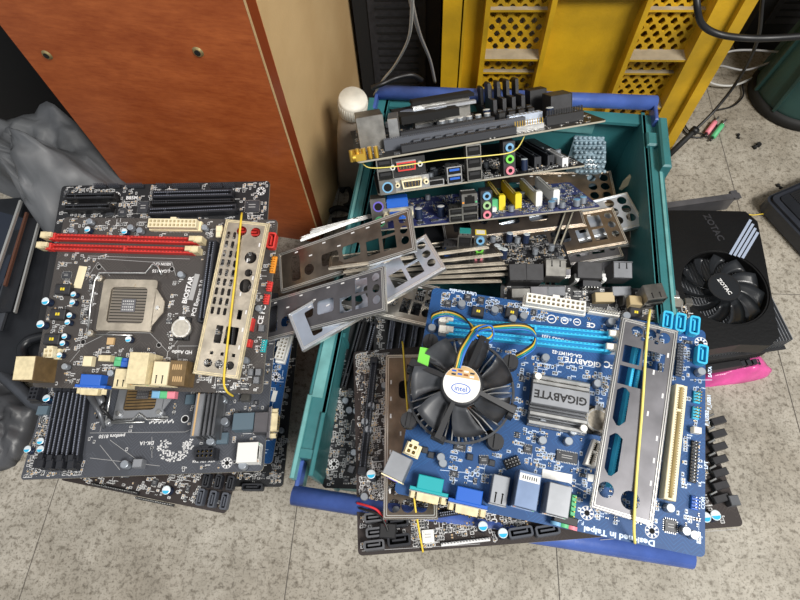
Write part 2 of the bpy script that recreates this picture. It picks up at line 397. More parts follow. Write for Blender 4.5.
def c_usb(mb, h=15, top='silver', tongue='black', w=14, d=15, n=2, slots=True):
    w *= mm; h *= mm; d *= mm
    mb.box(-w/2, w/2, -d/2, d/2, 0, h, top, ch=.0005)
    y = -d/2-.0001
    mb.quad([(-w*.46, y, h*.03), (w*.46, y, h*.03), (w*.46, y, h*.97), (-w*.46, y, h*.97)], 'void')
    for k in range(n):
        z = h*(k+.5)/n; a = h/n
        mb.box(-w*.5, w*.5, y-.0006, y, z+a*.38, z+a*.5, top); mb.box(-w*.5, w*.5, y-.0006, y, z-a*.5, z-a*.38, top)
        mb.box(-w*.36, w*.36, y-.0005, y, z-.0002, z+a*.24, tongue)
    for s in (-1, 1): mb.box(s*w*.5-.0006, s*w*.5+.0002, y-.0006, y, 0, h, top)
    if slots:
        for x in (-w*.2, w*.2): mb.rect(x, -d*.3, h+.00006, .0011, d*.3, 'void'); mb.rect(x, -d*.12, h+.00007, .0016, .0012, 'void')
    return h
def c_lan(mb, h=26, top='silver', w=17, d=22, label='white', lab=True):
    w_, h_, d_ = w, h, d; c_usb(mb, h*.58, top, 'black', w, d, 2, False)
    w *= mm; h *= mm; d *= mm
    mb.box(-w/2, w/2, -d/2, d/2, h*.58, h, top, ch=.0005); y = -d/2-.0002
    mb.quad([(-w*.32, y, h*.64), (w*.32, y, h*.64), (w*.32, y, h*.9), (-w*.32, y, h*.9)], 'void')
    mb.box(-w*.14, w*.14, y-.0001, y+.0001, h*.9, h*.95, 'void')
    for s in (-1, 1): mb.box(s*w*.42-.001, s*w*.42+.001, y-.0002, y, h*.66, h*.72, 'green_plastic' if s > 0 else 'orange')
    for i in range(4): mb.bx(-w*.12+w*.08*i, -d/2+.0004, h*.68, .0005, .0004, h*.08, 'gold')
    if lab:
        mb.rect(0, d*.32, h+.00008, w*.9, d*.2, label)
        for i in range(7): mb.rect(-w*.3+w*.1*i, d*.32, h+.00014, w*.05, d*.1, 'chip')
    return h
def c_audio(mb, h=12, n=3, w=36, top='silver', cols=('jack_blue', 'green_plastic', 'pink_plastic'), stack=False, d=14):
    d *= mm; w *= mm; h *= mm
    mb.box(-w/2, w/2, -d/2, d/2, 0, h, top, ch=.0005)
    for k in range(n):
        x = (0 if stack else -w/2+w*(k+.5)/n); z = h*(1-(k+.5)/n) if stack else h*.52
        s = mb.M.copy(); mb.M = s @ Matrix.Translation((x, -d/2, z)) @ Matrix.Rotation(PI/2, 4, 'X')
        mb.cyl(0, 0, 0, .0042, .0028, cols[k], 18); mb.cyl(0, 0, .0028, .0021, .0002, 'void', 14); mb.M = s
    return h
def c_audiostack(mb, top='black', cols=('jack_blue', 'jack_green', 'pink_plastic'), h=34): return c_audio(mb, h, 3, 12, top, cols, True)
def c_hdmi(mb): 
    mb.box(-.0078, .0078, -.006, .006, 0, .0062, 'silver', ch=.0005); mb.box(-.0068, .0068, -.0062, -.0060, .001, .0052, 'void'); return .0062
def c_heatsink(mb, w=38, d=38, h=22, n=10, col='alu', base='alu', plate=None):
    w *= mm; d *= mm; h *= mm
    mb.bx(0, 0, 0.001, w, d, .004, base)
    for i in range(n):
        y = -d/2+d*(i+.5)/n; mb.box(-w/2, w/2, y-d/n*.28, y+d/n*.28, .004, h, col, ch=.0003)
    return h
def c_socket(mb, body='cream_dark', fr='steel_warm', pins='brown_plastic', w=40, d=46, lever=1):
    w *= mm; d *= mm
    mb.box(-w/2-.002, w/2+.002, -d/2-.002, d/2+.002, 0, .002, 'black')
    mb.box(-w*.42, w*.42, -d*.42, d*.42, .002, .0030, pins)
    for i in range(12): mb.rect(0, -d*.38+d*.76*i/11, .00306, w*.8, d*.02, 'void')
    mb.box(-w*.15, w*.17, -d*.15, d*.15, .003, .0036, 'black', top='steel_dark')
    for i in range(6):
        for j in range(4): mb.rect(-w*.11+w*.045*i, -d*.1+d*.065*j, .0037, w*.028, d*.035, 'silver')
    mb.plate(rrect(-w*.62, w*.62, -d*.6, d*.6, .003), [rrect(-w*.42, w*.42, -d*.42, d*.42, .004)], .0038, .0052, fr)
    mb.box(-w*.62, w*.62, -d*.6, -d*.6+.0006, .001, .0052, fr); mb.box(-w*.12, w*.12, d*.42, d*.5, .0052, .0062, fr)
    mb.plate([(w*.6, -d*.5), (w*.84, -d*.15), (w*.84, d*.1), (w*.6, d*.42)], [circ(w*.74, -d*.03, .0016, 10)], .0040, .0052, fr)
    for x, y in ((-w*.74, d*.62), (-w*.74, -d*.66), (w*.7, -d*.05)): mb.cyl(x, y, 0, .0035, .005, fr, 14); mb.cyl(x, y, .005, .0022, .0012, 'silver', 6, smooth=False)
    if lever:
        mb.tube([(-w*.8, -d*.66, .004), (-w*.82, 0, .006), (-w*.8, d*.55, .007), (-w*.72, d*.74, .007), (w*.35, d*.74, .008), (w*.5, d*.95, .009), (w*.62, d*.9, .009), (w*.72, d*.7, .008)], .0011, 'silver', 8)
        mb.tube([(-w*.74, -d*.68, .003), (w*.2, -d*.68, .003)], .001, 'silver', 6)
    return .0052
COMP = dict(cap=c_cap, smallcap=c_smallcap, dimm=c_dimm, latch=c_latch, slot=c_slot, atx=c_atx, sata=c_sata, header=c_header, chip=c_chip, choke=c_choke, cube=c_cube,
            battery=c_battery, hole=c_hole, ps2=c_ps2, dsub=c_dsub, usb=c_usb, lan=c_lan, audio=c_audio, audiostack=c_audiostack, hdmi=c_hdmi, heatsink=c_heatsink, socket=c_socket)
NAME = dict(cap='capacitor', smallcap='capacitor', dimm='memory_slot', latch='slot_latch', slot='expansion_slot', atx='power_connector', sata='sata_port', header='pin_header', chip='chip', choke='choke_coil',
            cube='component', battery='coin_battery', hole='mounting_hole', ps2='keyboard_port', dsub='video_port', usb='usb_port', lan='network_port', audio='audio_port', audiostack='audio_port', hdmi='hdmi_port', heatsink='heatsink', socket='cpu_socket')
_mesh = {}
def comp_mesh(kind, kw):
    key = (kind, tuple(sorted(kw.items())))
    if key not in _mesh:
        mb = MB(); h = COMP[kind](mb, **kw); xs = [v.x for v in mb.v]; ys = [v.y for v in mb.v]
        _mesh[key] = (mb.mesh(NAME[kind]), h, (min(xs), max(xs), min(ys), max(ys)))
    return _mesh[key]

class Board:
    T = .0016
    def __init__(s, name, label, M, w, d, pcb='pcb_black', cat='circuit board', group=None, holes=(), cut=None, seed=1):
        s.root = empty(name, M, label, cat, group); s.M = M; s.w = w; s.d = d; s.occ = []; s.rnd = random.Random(seed); s.silk = MB(); s.pcbname = pcb
        s.n = M.to_3x3() @ Vector((0, 0, 1)); s.inv = M.inverted()
        mb = MB(); mb.plate(rrect(0, w, 0, d, .004, 4), [circ(x, y, .0019, 12) for x, y in holes], -s.T, 0, pcb, side='pcb_edge'); mb.build('printed_board', s.root)
    def uv(s, px, py, h=0):
        p = s.inv @ on_plane(px, py, s.M.translation + s.n*h, s.n); return p.x, p.y
    def place(s, kind, x, y, rot=0, z=0, name=None, label=None, **kw):
        me, h, bb = comp_mesh(kind, kw)
        o = bpy.data.objects.new(name or NAME[kind], me); COL.objects.link(o); o.parent = s.root; o.location = (x, y, z); o.rotation_euler = (0, 0, R(rot))
        if label: o['label'] = label
        c, q = math.cos(R(rot)), math.sin(R(rot)); P = [(c*a-q*b, q*a+c*b) for a in bb[:2] for b in bb[2:]]
        s.occ.append((x+min(p[0] for p in P), x+max(p[0] for p in P), y+min(p[1] for p in P), y+max(p[1] for p in P)))
        return o
    def add(s, kind, px, py, rot=0, **kw):
        k2 = {k: v for k, v in kw.items() if k not in ('name', 'label', 'z')}
        h = comp_mesh(kind, k2)[1]; x, y = s.uv(px, py, h + kw.get('z', 0))
        return s.place(kind, x, y, rot, **kw)
    def addl(s, kind, a, b, hh=.0075, ends=False, endcol='dusty_cream', **kw):
        p = Vector(s.uv(*a, hh)); q = Vector(s.uv(*b, hh)); L = (q-p).length; c = (p+q)/2; ang = math.degrees(math.atan2(q.y-p.y, q.x-p.x))
        kw['L'] = round(L*1000, 1); o = s.place(kind, c.x, c.y, ang, **kw)
        if ends:
            u = (q-p).normalized()
            if ends in (1, 3): s.place('latch', *(q+u*.002), ang, col=endcol)
            if ends in (2, 3): s.place('latch', *(p-u*.002), ang+180, col=endcol)
        return o
    def many(s, kind, pts, rot=0, **kw):
        for p in pts: s.add(kind, *p, rot, **kw)
    def text(s, t, px, py, size, ang=180, m='silk', bold=.03, sx=1.0, z=.00025):
        x, y = s.uv(px, py); put_text(s.silk, t, x, y, z, size*mm, R(ang), m, bold, sx)
        L = len(t)*size*.3*mm*sx+.0005; q = size*mm*.5; a = abs(math.cos(R(ang))); b = abs(math.sin(R(ang))); w_ = L*a+q*b; h_ = L*b+q*a
        s.occ.append((x-w_, x+w_, y-h_, y+h_))
    def line(s, a, b, w=.4, m='silk_dim'):
        p = s.uv(*a); q = s.uv(*b); s.silk.line(*p, *q, .0002, w*mm, m)
    def clear(s, px0, py0, px1, py1):
        a = s.uv(px0, py1); b = s.uv(px1, py0); s.occ.append((a[0], b[0], a[1], b[1]))
    def free(s, x, y, w, d):
        if x-w/2 < .002 or x+w/2 > s.w-.002 or y-d/2 < .002 or y+d/2 > s.d-.002: return False
        for a, b, c, e in s.occ:
            if x+w/2 > a and x-w/2 < b and y+d/2 > c and y-d/2 < e: return False
        return True
    def smd(s, n=500, region=None, silk='silk', dens=1.0, big=True, seed=None, medium=26, caps=0, captop='cap_silver'):
        """loose field of tiny soldered parts with their printed outlines, plus some chips and cans"""
        r = s.rnd; x0, x1, y0, y1 = region or (0, s.w, 0, s.d)
        for i in range(medium):
            for t in range(12):
                w = r.choice((3, 4, 5, 6, 8)); d = r.choice((3, 4, 5, 6)); x = r.uniform(x0, x1); y = r.uniform(y0, y1)
                if s.free(x, y, (w+3)*mm, (d+3)*mm): s.place('chip', x, y, r.choice((0, 90)), w=w, d=d, h=1.2); break
        for i in range(caps):
            for t in range(12):
                x = r.uniform(x0, x1); y = r.uniform(y0, y1)
                if s.free(x, y, .008, .008): s.place('smallcap', x, y, 0, r=3.2, h=7, top=captop); break
        n = int(n*1.5); dens *= 1.25; mb = MB(); done = 0; cl = []
        for i in range(n*3):
            if done >= n: break
            if r.random() < .7 and cl:
                bxx, byy, a = cl[-1]; k = r.choice((1, -1, 2)); x = bxx+(.0021*k if a == 0 else 0); y = byy+(.0021*k if a else 0)
            else: x = r.uniform(x0, x1); y = r.uniform(y0, y1); a = r.choice((0, 1))
            if not (x0 < x < x1 and y0 < y < y1): cl = []; continue
            w, d = (.0011, .0022) if a == 0 else (.0022, .0011)
            if not s.free(x, y, w+.0006, d+.0006): cl = []; continue
            s.occ.append((x-w/2, x+w/2, y-d/2, y+d/2)) if i % 6 == 0 else None
            cl.append((x, y, a)); done += 1; hh = r.choice((.0006, .0009))
            body = r.choice(('black', 'sticker_tan', 'chip', 'black'))
            if a == 0: mb.box(x-w/2, x+w/2, y-d*.25, y+d*.25, 0, hh, body); mb.box(x-w/2, x+w/2, y+d*.25, y+d/2, 0, hh, 'silver'); mb.box(x-w/2, x+w/2, y-d/2, y-d*.25, 0, hh, 'silver')
            else: mb.box(x-w*.25, x+w*.25, y-d/2, y+d/2, 0, hh, body); mb.box(x+w*.25, x+w/2, y-d/2, y+d/2, 0, hh, 'silver'); mb.box(x-w/2, x-w*.25, y-d/2, y+d/2, 0, hh, 'silver')
            if r.random() < .55*dens:
                s.silk.outline(x-w/2-.0004, x+w/2+.0004, y-d/2-.0004, y+d/2+.0004, .0002, .0004, silk)
            if r.random() < .22*dens:
                k = r.choice((2, 3, 4))
                for j in range(k): s.silk.rect(x+.0016+.0011*j, y+.002, .0002, .0007, .0011, silk)
            if r.random() < .12*dens:
                L = r.uniform(.004, .014); b_ = r.random() < .5
                if s.free(x+L/2 if b_ else x, y if b_ else y+L/2, L if b_ else .001, .001 if b_ else L): s.silk.line(x, y+.002, x+(L if b_ else 0), y+.002+(0 if b_ else L), .0002, .0004, silk)
        if mb.v: mb.build('surface_parts', s.root, kind='stuff')
    def finish(s):
        if s.silk.v: s.silk.build('printed_markings', s.root)
        return s

# ------------------------------------------------------------ rear connector plates (input-output shields)
# local x 0..L along the plate, y 0..W across; flanges bent down
def holes_kind(kind, L, W):
    if kind.endswith('_turned'): return [[(L-p[0], p[1]) for p in q] for q in holes_kind(kind[:-7], L, W)]
    h = []
    X = lambda a, b, c, d, r=.0: h.append(rrect(a*L, b*L, c*W, d*W, r, 3))
    if kind == 'dsub3':     # round keyboard hole, D openings, network, three audio holes
        for x, y in ((.06, .3), (.06, .55), (.06, .8)): h.append(circ(x*L, y*W, .0042, 16))
        X(.12, .21, .2, .5); X(.12, .21, .56, .86); X(.235, .325, .2, .55); X(.37, .5, .3, .62, .003); X(.53, .66, .3, .6, .003); h.append(circ(.76*L, .35*W, .006, 18)); X(.83, .9, .18, .82, .002)
    elif kind == 'six':
        for i in range(3):
            for j in range(2): h.append(circ((.07+.095*j)*L, (.3+.25*i)*W, .0054, 18))
        X(.42, .47, .2, .5); X(.52, .62, .15, .3, .002); X(.70, .82, .5, .72, .004); X(.86, .93, .3, .55)
    elif kind == 'biostar':
        for i, y in enumerate((.28, .52, .76)): h.append(circ(.075*L, y*W, .0042, 16))
        for i, y in enumerate((.3, .53, .78)): X(.128, .148, y-.02, y+.05)
        X(.2, .31, .3, .46, .001); X(.2, .31, .52, .8, .001)
        for i in range(9):
            for j in range(3):
                if 3 <= i or True: X(.375+.062*i*1, .375+.062*i+.046, .1+.14*j, .17+.14*j, .001)
        X(.36, .42, .7, .8); h.append(rrect(.53*L, .62*L, .62*W, .88*W, .006, 4)); h.append(circ(.66*L, .76*W, .004, 14)); h.append(circ(.76*L, .74*W, .0062, 18)); h.append(circ(.93*L, .42*W, .0052, 16)); h.append(circ(.93*L, .74*W, .0052, 16))
    elif kind == 'giga':
        for y in (.3, .54, .78): h.append(circ(.94*L, y*W, .0048, 18))
        for y in (.42, .66): X(.955, .98, y-.035, y+.035, .0006); X(.895, .915, y-.04, y+.03, .0006)
        X(.755, .85, .12, .42, .0006); X(.755, .85, .47, .84, .0006); X(.635, .735, .1, .55, .0006)
        h.append([(x*L, y*W) for x, y in ((.62,.26),(.60,.34),(.45,.34),(.42,.25),(.42,.2),(.45,.12),(.6,.12),(.62,.2))])
        h.append([(x*L, y*W) for x, y in ((.38,.24),(.36,.34),(.20,.34),(.17,.25),(.17,.2),(.20,.12),(.36,.12),(.38,.2))])
        h.append(circ(.41*L, .46*W, .0012, 8)) if False else None
        h.append(circ(.10*L, .20*W, .0060, 20)); h.append(circ(.085*L, .60*W, .0070, 22))
    elif kind == 'plain':
        X(.08, .2, .25, .7, .002); h.append(circ(.3*L, .5*W, .005, 16)); X(.4, .55, .3, .6, .003); X(.62, .75, .3, .6, .003)
    h = [q for q in h if q]
    if kind in ('giga', 'biostar'): h = [[(L-p[0], p[1]) for p in q] for q in h]
    return h
def shield_mesh(kind, m, L=.159, W=.0445, fl=.0035, edge='steel_edge', marks=True):
    mb = MB(); t = .0004
    mb.plate(rrect(0, L, 0, W, .0012), holes_kind(kind, L, W), 0, t, m)
    for k in range(2):      # two stepped rims pressed round the sheet
        i = .0008+.0016*k
        mb.plate(rrect(i, L-i, i, W-i, .001), [rrect(i+.0007, L-i-.0007, i+.0007, W-i-.0007, .0008)], t, t+.0006, edge)
    for a, b, c, d in ((0, L, 0, .0004), (0, L, W-.0004, W), (0, .0004, 0, W), (L-.0004, L, 0, W)): mb.box(a, b, c, d, -fl, t, edge)
    if marks:
        r = random.Random(5)
        for i in range(7): mb.rect(L*(.15+.11*i), W*r.choice((.9, .68, .88)), t+.0001, .004, .0014, 'silk'); 
    return mb
def shield(name_label, M, kind, m, group=None, **kw):
    mb = shield_mesh(kind, m, **kw)
    o = bpy.data.objects.new('connector_plate', mb.mesh('connector_plate')); COL.objects.link(o); o.matrix_world = M
    tag(o, name_label, 'metal plate', group); return o
# ------------------------------------------------------------ floor, walls
fm = bpy.data.materials.new('floor_tiles'); MATS['floor_tiles'] = fm; fm.use_nodes = True
nt = fm.node_tree; bs = nt.nodes['Principled BSDF']; bs.inputs['Roughness'].default_value = .62
tc = nt.nodes.new('ShaderNodeTexCoord')
def noise(scale, detail, p0, p1, c0, c1, sc=None):
    src = tc.outputs['Object']
    if sc:
        mp = nt.nodes.new('ShaderNodeMapping'); mp.inputs['Scale'].default_value = sc; mp.inputs['Rotation'].default_value = (0, 0, .6); nt.links.new(src, mp.inputs['Vector']); src = mp.outputs['Vector']
    n = nt.nodes.new('ShaderNodeTexNoise'); n.inputs['Scale'].default_value = scale; n.inputs['Detail'].default_value = detail; n.inputs['Roughness'].default_value = .65
    nt.links.new(src, n.inputs['Vector']); c = nt.nodes.new('ShaderNodeValToRGB')
    c.color_ramp.elements[0].position = p0; c.color_ramp.elements[1].position = p1; c.color_ramp.elements[0].color = c0; c.color_ramp.elements[1].color = c1
    nt.links.new(n.outputs['Fac'], c.inputs['Fac']); return c.outputs['Color']
def mixc(a, b, fac, mode='MULTIPLY'):
    m = nt.nodes.new('ShaderNodeMix'); m.data_type = 'RGBA'; m.blend_type = mode; m.inputs[0].default_value = fac
    nt.links.new(a, m.inputs[6]); nt.links.new(b, m.inputs[7]); return m.outputs[2]
W1 = (1, 1, 1, 1)
c = noise(26, 8, .3, .7, lin(0x969084), lin(0xb9b3a7))
c = mixc(c, noise(150, 5, .34, .5, lin(0x8f877a), W1), .75)
c = mixc(c, noise(420, 3, .36, .46, lin(0x736b60), W1), .55)
c = mixc(c, noise(5, 6, .35, .6, lin(0xb4aca0), W1), .6)
c = mixc(c, noise(60, 6, .66, .72, (0, 0, 0, 1), lin(0x4a463e), (1, .03, 1)), .6, 'ADD')
nt.links.new(c, bs.inputs['Base Color'])
nb = nt.nodes.new('ShaderNodeTexNoise'); nb.inputs['Scale'].default_value = 260; bp = nt.nodes.new('ShaderNodeBump'); bp.inputs['Strength'].default_value = .35; bp.inputs['Distance'].default_value = .001
nt.links.new(nb.outputs['Fac'], bp.inputs['Height']); nt.links.new(bp.outputs['Normal'], bs.inputs['Normal'])
mat('seam', 0x55504a, 0.9)
mb = MB(); mb.box(-1.6, 1.6, -.6, 1.5, -.02, 0, 'floor_tiles')
# tile joints (a hairline 0.9 mm wide)
for k in range(-4, 5):
    X0 = -.146+.2855*k; mb.line(X0, -.6, X0, 1.5, .0003, .0009, 'seam')
mb.line(-1.6, .345, 1.6, .345, .0003, .0009, 'seam')
for yy in (.345-.2855*2, .345+.2855*2): mb.line(-1.6, yy, 1.6, yy, .0003, .0009, 'seam')
mb.build('floor', kind='structure')
mat('wall_dark', 0x1c1b1d, 0.9)
mb = MB(); mb.box(-1.6, 1.6, 1.3, 1.34, 0, 2.3, 'wall_dark'); mb.build('wall_back', kind='structure')

# ------------------------------------------------------------ wooden cabinet
wm = bpy.data.materials.new('cherry_veneer'); MATS['cherry_veneer'] = wm; wm.use_nodes = True
nt = wm.node_tree; b = nt.nodes['Principled BSDF']; b.inputs['Roughness'].default_value = .38
tc = nt.nodes.new('ShaderNodeTexCoord')
c = noise(16, 8, .3, .7, lin(0x964820), lin(0xb56232), (1.2, 1, 3)); c = mixc(c, noise(70, 4, .3, .6, lin(0xc9a590), W1, (1, 1, 6)), .5)
nt.links.new(c, b.inputs['Base Color'])
mat('cherry_edge', 0x7c3618, .45); mat('side_board', 0xc8ab7e, .6, hex2=0xb39468, vscale=7, bump=.15); mat('scratch', 0xd0a080, .6); mat('screw_brass', 0xa59468, .4, .7)
Pc = at(321, 243, 0)
cdir = Vector((-math.cos(R(8)), math.sin(R(8)), 0)).normalized(); cn = Vector((0, 0, 1)).cross(cdir).normalized()   # along the front, and away from it
if cn.y < 0: cn = -cn
M = Matrix((-cdir, cn, Vector((0, 0, 1)))).transposed().to_4x4(); M.translation = Pc
WC = .262
cab = empty('wooden_cabinet', M, 'tall reddish brown wooden cabinet with beige side, behind the left pile of boards', 'cabinet')
mb = MB(); mb.box(-WC, 0, 0, .02, 0, 1.25, 'cherry_veneer'); o = mb.build('front_panel', cab, label='reddish brown front board')
mb = MB(); mb.box(0, .0006, 0, .018, 0, 1.25, 'cherry_edge'); mb.box(-.0002, .0012, -.0003, .0012, 0, 1.25, 'side_board'); mb.build('edge_band', cab)
mb = MB(); mb.box(-.018, 0, .02, .29, 0, 1.25, 'side_board'); mb.build('side_panel', cab, label='stained beige side board')
mb = MB(); mb.box(-WC, -WC+.018, .02, .29, 0, 1.25, 'side_board'); mb.box(-WC, 0, .28, .29, 0, 1.25, 'side_board'); mb.build('back_panel', cab)
inv = M.inverted()
for px, py in ((47, 55), (198, 52)):
    p = inv @ on_plane(px, py, Pc, cn); mb = MB(); mb.M = Matrix.Translation((p.x, 0, p.z)) @ Matrix.Rotation(PI/2, 4, 'X')
    mb.cyl(0, 0, 0, .0055, .0015, 'screw_brass', 14, r2=.004); mb.cyl(0, .0, .0015, .003, .0004, 'void', 10); mb.build('screw', cab)

# ------------------------------------------------------------ yellow crate standing on its side behind
Py = at(667, 148, 0); Yd = Vector((1, 0.0, 0)).normalized(); Yn = Vector((0, 1, 0))
M = Matrix((Yd, Yn, Vector((0, 0, 1)))).transposed().to_4x4(); M.translation = Py; inv = M.inverted()
def yl(px, py, dy=0):
    p = inv @ on_plane(px, py, Py + Yn*dy, Yn); return p.x, p.z
yc = empty('yellow_crate', M, 'yellow plastic crate with lattice panels, stood on its side behind the green crate', 'crate')
Zt = .62
xs = [yl(442, 40)[0], yl(482, 60)[0], yl(541, 60)[0], yl(626, 60)[0], yl(688, 60)[0]]
XL, XR = xs[0], 0.0
# solid walls: back sheet set in behind the ribs
mb = MB()
def lattice(mb, x0, x1, z0, z1):
    # diamond openings in two offset rows
    hs = []; p = .0145; q = .0145; r = 0
    z = z0+.009
    while z < z1-.006:
        x = x0+.009+(p/2 if r % 2 else 0)
        while x < x1-.006:
            a = .0044; b2 = .0062; hs.append([(x-a, z), (x-a*.3, z-b2*.8), (x+a*.3, z-b2*.8), (x+a, z), (x+a*.3, z+b2*.8), (x-a*.3, z+b2*.8)]); x += p
        z += q*.62; r += 1
    s = mb.M; mb.M = s @ Matrix(((1,0,0,0),(0,0,-1,.020),(0,1,0,0),(0,0,0,1)))
    mb.plate([(x0, z0), (x1, z0), (x1, z1), (x0, z1)], hs, 0, .003, 'crate_yellow'); mb.M = s
for a, b_ in ((xs[1], xs[2]), (xs[3], xs[4])):
    m2 = MB(); lattice(m2, a, b_, 0.0, Zt); m2.build('lattice_panel', yc)
mb.box(xs[0]+.02, xs[1], .014, .018, 0, Zt, 'crate_yellow'); mb.box(xs[2], xs[3], .014, .018, 0, Zt, 'crate_yellow'); mb.box(xs[0], XR, .3, .304, 0, Zt, 'crate_yellow')
mb.box(xs[0], xs[0]+.003, .0, .3, 0, Zt, 'crate_yellow'); mb.box(XR-.003, XR, .03, .3, 0, Zt, 'crate_yellow')
mb.build('side_sheet', yc)
for x in (xs[1], xs[2], xs[3], xs[4]): mb = MB(); mb.box(x-.003, x+.003, -.004, .018, 0, Zt, 'crate_yellow', ch=.001); mb.build('upright_rib', yc)
def ledge(px, py, wide):
    x, z = yl(px, py)
    for a, b_ in ((xs[1], xs[2]), (xs[3], xs[4])):
        m2 = MB(); m2.box(a+.003, b_-.003, -.002 if wide else .011, .018, z-.003, z, 'crate_yellow', top='crate_dust'); m2.build('ledge', yc)
for py, wd in ((16, 0), (58, 1), (78, 0), (-40, 1), (105, 1)): ledge(500, py, wd)
x, z = yl(580, -2); mb = MB(); mb.box(xs[2]+.003, xs[3]-.003, .0, .016, z, z+.004, 'crate_yellow', top='crate_dust'); mb.build('ledge', yc)
mb = MB(); mb.box(xs[0], xs[0]+.022, -.006, .016, 0, Zt, 'crate_yellow', ch=.004); mb.box(xs[0]+.024, xs[0]+.027, -.004, .016, 0, Zt, 'crate_yellow'); mb.build('corner_post', yc)
mb = MB(); mb.box(xs[4]+.003, XR-.012, -.004, .02, .0, Zt, 'crate_yellow', ch=.003); mb.box(XR-.014, XR, -.012, .03, 0, Zt, 'crate_yellow', ch=.004); mb.build('corner_post', yc)

# ------------------------------------------------------------ green folding crate
RZ = .155
A0 = at(290, 478, RZ); A1 = at(374, 97, RZ)
ydir = (A1-A0).normalized(); xdir = Vector((ydir.y, -ydir.x, 0))
M = Matrix((xdir, ydir, Vector((0, 0, 1)))).transposed().to_4x4(); M.translation = (A0.x, A0.y, 0); Minv = M.inverted()
q = Minv @ at(676, 290, RZ); CW = q.x; q = Minv @ at(374, 97, RZ); CL = q.y
print('crate', CW, CL)
cr = empty('green_crate', M, 'teal green plastic crate with blue end bars, filled with circuit boards and metal plates', 'crate')
t = .004; lip = .016
mb = MB(); mb.box(lip+.006, CW-lip-.006, .012, CL+.004, .004, .008, 'crate_teal'); mb.build('crate_bottom', cr)
for sx in (0, 1):
    mb = MB(); 
    def bx(a, b_, *r, **k):
        if sx: a, b_ = CW-b_, CW-a
        mb.box(a, b_, *r, **k)
    bx(lip, lip+t, .01, CL+.005, .004, RZ, 'crate_teal'); bx(0, lip+t, .02, CL+.002, RZ-.004, RZ, 'crate_teal', ch=.001); bx(0, .003, .02, CL-.02, RZ-.022, RZ-.003, 'crate_teal')
    bx(.004, lip-.002, CL*.16, CL*.36, RZ, RZ+.0015, 'crate_teal_worn'); bx(lip+t, lip+t+.0025, CL*.30, CL*.31, .02, RZ-.004, 'crate_teal')
    bx(.003, .006, CL*.38, CL*.92, RZ, RZ+.002, 'crate_teal_worn'); bx(.012, .0145, CL*.38, CL*.92, RZ, RZ+.002, 'crate_teal')
    for k in range(8): bx(.002, lip, .05+k*(CL-.1)/7-.0015, .05+k*(CL-.1)/7+.0015, .02, RZ-.004, 'crate_teal')
    bx(0, .004, 0.0, .075, RZ-.05, RZ+.004, 'crate_teal_worn', ch=.001); bx(lip, lip+.004, .004, .06, RZ-.05, RZ+.004, 'crate_teal', ch=.001); bx(0, lip+t, .018, .026, RZ-.05, RZ+.002, 'crate_teal')
    bx(-.004, .006, CL-.085, CL-.012, RZ-.02, RZ+.012, 'crate_teal', ch=.002); bx(.004, lip+.002, CL-.05, CL-.03, RZ-.02, RZ+.006, 'crate_teal', ch=.002)
    mb.build('side_wall', cr)
for e in (0, 1):
    y0, y1 = (.012, .016) if e == 0 else (CL+.002, CL+.006); zt = RZ-.075 if e == 0 else RZ-.004
    mb = MB(); mb.box(lip, CW-lip, y0, y1, .004, zt, 'crate_teal')
    if e: mb.box(lip, CW-lip, y0-.012, y0, zt-.004, zt, 'crate_teal'); mb.box(CW*.2, CW*.8, y0-.003, y0, zt-.03, zt-.012, 'crate_teal_worn')
    mb.build('end_wall', cr)
# blue bars
def bar(pa, pb, z, r, arms):
    a = Minv @ at(*pa, z); b_ = Minv @ at(*pb, z); m2 = MB()
    m2.tube([a, a*.5+b_*.5, b_], r, 'crate_blue', 14)
    for p in (a, b_):
        m2.M = Matrix.Identity(4); m2.box(p.x-.004 if p is b_ else p.x, p.x if p is b_ else p.x+.004, min(p.y, p.y+arms), max(p.y, p.y+arms), z-.012, z+.004, 'crate_blue', ch=.001)
    m2.build('end_bar', cr, label='blue bar')
bar((293, 495), (692, 558), RZ-.012, .0085, .03); bar((376, 92), (656, 103), RZ+.008, .0085, -.03)

# ------------------------------------------------------------ blue board on top of the crate pile
def board_px(name, label, p0, z0, p1, z1, p2, z2, **k):
    P0, P1, P2 = at(*p0, z0), at(*p1, z1), at(*p2, z2); M = frame(P0, P1, P2); w = (P1-P0).length; d = (P2-P0).dot(M.to_3x3() @ Vector((0, 1, 0)))
    print(name, 'w %.3f d %.3f' % (w, d)); return Board(name, label, M, w, d, **k)

atx = board_px('motherboard', 'wide dark brown circuit board under the bright blue board, grey sockets at one corner', (358, 556), .152, (744, 526), .152, (376, 350), .137, pcb='pcb_brown', seed=4,
               holes=[(.01, .17)])
blu = board_px('motherboard', 'bright blue circuit board with a black round processor fan, topmost of the crate pile', (394, 493), .178, (705, 558), .178, (437, 288), .197, pcb='pcb_blue', seed=2)
B = blu
# plugs and ports along the lower edge
B.add('ps2', 397, 466, -14, top='alu', h=27, w=17, d=19, face='cream', c='green_plastic')
B.add('dsub', 430, 485, -1, col='teal_plastic', shell='dusty_cream', name='serial_port', label='teal serial port')
B.add('dsub', 469, 497, -1, col='vga_blue', shell='dusty_cream', label='blue video port')
B.add('usb', 500, 490, -2, h=15, top='alu', d=22, w=13)
B.add('lan', 528, 490, -3, h=26, w=17, d=27, top='lan_blue')
B.add('lan', 559, 500, -3, h=24, w=17, d=23, top='alu', lab=False, name='audio_port')
B.add('audio', 566, 520, -3, h=10, n=3, w=18, d=6, top='black')
B.add('header', 575, 507, 88, nx=5, ny=1, col='green_plastic', h=5, p=3.6)
B.add('hole', 587, 513); B.add('hole', 652, 531); B.add('hole', 701, 343)
B.add('atx', 412, 449, -12, nx=2, ny=2)
